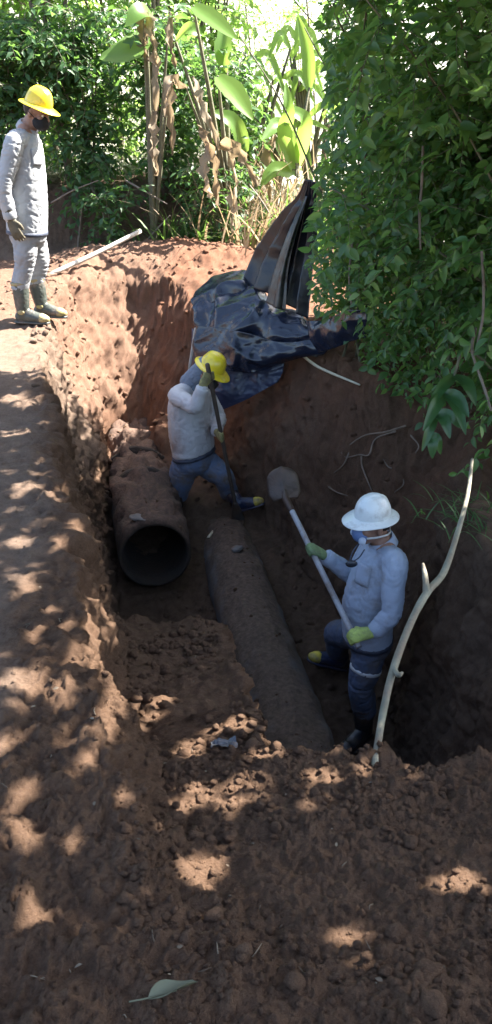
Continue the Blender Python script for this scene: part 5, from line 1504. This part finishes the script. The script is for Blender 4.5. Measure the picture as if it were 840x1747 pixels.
# ------------------------------------------------------------------ the black plastic sheet
PLAST = plain('black_plastic', (.012, .016, .032), .22, .2, 10, .25, 30, spec=.6, dirt=(.03, .03, .036), dirt_amt=.2, dirt_scale=5)
PLASTG = plain('dusty_black_plastic', (.026, .028, .032), .36, .2, 10, .25, 30, spec=.6, dirt=(.07, .06, .05), dirt_amt=.4, dirt_scale=5)
PLASTD = plain('matt_black_plastic', (.010, .012, .020), .3, .2, 10, .2, 30, spec=.45)
def sheet(name, ctrl, nu, nv, mat, parent, crum=.02, f=6, seed=0, pleat=0, pn=6, dirn=(0, -1, .4), thick=.002, sharp=1.0):
    C = np.array(ctrl, float)                       # rows x cols x 3
    R = np.stack([catmull(C[:, k], nv) for k in range(C.shape[1])], 1)
    G = np.stack([catmull(R[k], nu) for k in range(len(R))], 0)
    n, mm = G.shape[:2]
    dU, dV = np.gradient(G, axis=1), np.gradient(G, axis=0)
    N = np.cross(dU, dV); N /= np.maximum(np.linalg.norm(N, axis=-1, keepdims=True), 1e-9)
    if (N.reshape(-1, 3) @ np.asarray(dirn)).mean() < 0: N = -N
    P = G.reshape(-1, 3); u = np.tile(np.linspace(0, 1, mm), n); v = np.repeat(np.linspace(0, 1, n), mm)
    q = P + .10 * np.stack([perlin(P, 3, seed), perlin(P, 3, seed + 5), perlin(P, 3, seed + 9)], 1)
    d = 0
    for k, (ff, aa) in enumerate(((f * .6, 1), (f * 1.35, .42), (f * 3.1, .09))):
        d = d + aa * (.45 - np.abs(perlin(q, ff, seed + 3 * k)) * 1.5 * sharp)
    d = d * crum
    if pleat:
        d = d + pleat * (np.abs(((u * pn + .3 * perlin(P, 1.2, seed)) % 1) - .5) * 2 - .5) * np.minimum(1, .25 + v)
    P = P + N.reshape(-1, 3) * d[:, None]
    i = np.arange(n - 1)[:, None] * mm; j = np.arange(mm - 1)[None]
    m = MB(); m.add(P, np.stack([i + j, i + j + 1, i + mm + j + 1, i + mm + j], -1).reshape(-1, 4))
    o = m.build(name, mat, parent, smooth=True)
    s = o.modifiers.new('t', 'SOLIDIFY'); s.thickness = thick
    return o
tb = at(455, 520, 7.5)
tarp = empty('plastic_sheet', tb, 'black plastic sheet hung from the thicket, heaped and draped over the red wall', 'plastic sheet')
# panel hung from the thicket, falling in long pleats
sheet('hung_panel', [A((526, 308, 7.05), (530, 307, 7.0), (534, 307, 6.95), (538, 310, 6.9)),
                     A((482, 372, 7.35), (505, 372, 7.1), (522, 372, 7.05), (540, 372, 6.95)),
                     A((440, 436, 7.55), (478, 440, 7.2), (508, 445, 7.1), (533, 448, 6.95)),
                     A((420, 486, 7.55), (455, 500, 7.2), (492, 520, 7.05), (524, 545, 6.9))], 30, 26, PLASTD, tarp, .036, 3.6, 3, .085, 4.6)
sheet('hung_pleat', [A((522, 335, 7.02), (524, 335, 6.95), (526, 335, 6.93)), A((492, 400, 7.0), (499, 400, 6.93), (505, 400, 6.95)), A((470, 460, 7.05), (481, 462, 6.95), (492, 462, 6.95)), A((454, 515, 7.05), (470, 525, 6.93), (488, 530, 6.92))], 16, 22, PLASTG, tarp, .010, 5, 9, .02, 2)
# crumpled heap in three folded layers
sheet('crumpled_fold', [A((335, 500, 7.65), (372, 470, 7.7), (415, 462, 7.65), (428, 482, 7.5)), A((328, 516, 7.55), (370, 488, 7.5), (412, 480, 7.45), (430, 500, 7.4)), A((336, 526, 7.5), (375, 512, 7.42), (412, 508, 7.4), (432, 522, 7.35))], 20, 20, PLAST, tarp, .035, 5, 15)
sheet('crumpled_fold', [A((332, 525, 7.5), (380, 492, 7.5), (432, 490, 7.4), (470, 520, 7.2), (520, 548, 7.0)), A((335, 560, 7.35), (385, 528, 7.25), (438, 525, 7.15), (480, 545, 7.0), (545, 560, 6.85)), A((345, 585, 7.3), (395, 562, 7.12), (445, 560, 7.0), (500, 572, 6.9), (550, 580, 6.8)), A((350, 610, 7.3), (400, 592, 7.1), (450, 590, 6.98), (500, 600, 6.88), (552, 592, 6.8))], 20, 26, PLAST, tarp, .075, 4.2, 21)
sheet('crumpled_fold', [A((338, 555, 7.3), (380, 560, 7.12), (430, 570, 7.0), (485, 585, 6.9), (560, 575, 6.75)), A((334, 590, 7.25), (378, 600, 7.05), (430, 608, 6.95), (490, 606, 6.85), (560, 596, 6.72)), A((336, 622, 7.25), (380, 628, 7.05), (428, 634, 6.98), (484, 618, 6.92), (540, 606, 6.8))], 20, 24, PLAST, tarp, .06, 4.5, 27)
sheet('trailing_end', [A((520, 548, 6.8), (560, 545, 6.6), (590, 530, 6.45), (625, 528, 6.3)), A((530, 575, 6.72), (565, 570, 6.55), (600, 560, 6.4), (628, 555, 6.28)), A((545, 600, 6.75), (575, 592, 6.55), (605, 580, 6.42), (630, 575, 6.3))], 18, 20, PLAST, tarp, .045, 5, 33)
# flap draped over the wall behind the digger
sheet('draped_flap', [A((328, 560, 7.35), (380, 590, 7.2), (430, 610, 7.1), (486, 612, 7.0)), A((328, 620, 7.3), (372, 640, 7.15), (425, 640, 7.08), (484, 628, 7.0)), A((330, 660, 7.25), (372, 672, 7.1), (424, 660, 7.05), (480, 642, 6.98)), A((345, 712, 7.15), (378, 700, 7.08), (424, 680, 7.02), (474, 652, 6.98))], 24, 24, plain('blue_black_plastic', (.020, .030, .070), .3, .25, 12, .3, 40, spec=.6, dirt=(.05, .05, .06), dirt_amt=.3), tarp, .016, 9, 39)
# slanting edge strip along the left side
m = MB(); v, f = sweep(A((334, 560, 7.32), (328, 600, 7.28), (322, 640, 7.24)), [(.012, .004), (.014, .004), (.014, .004)], 8, hint=(1, 0, 0)); m.add(v, f); o = m.build('lath', POLE); tag(o, 'narrow pale lath standing against the left edge of the draped plastic', 'lath')
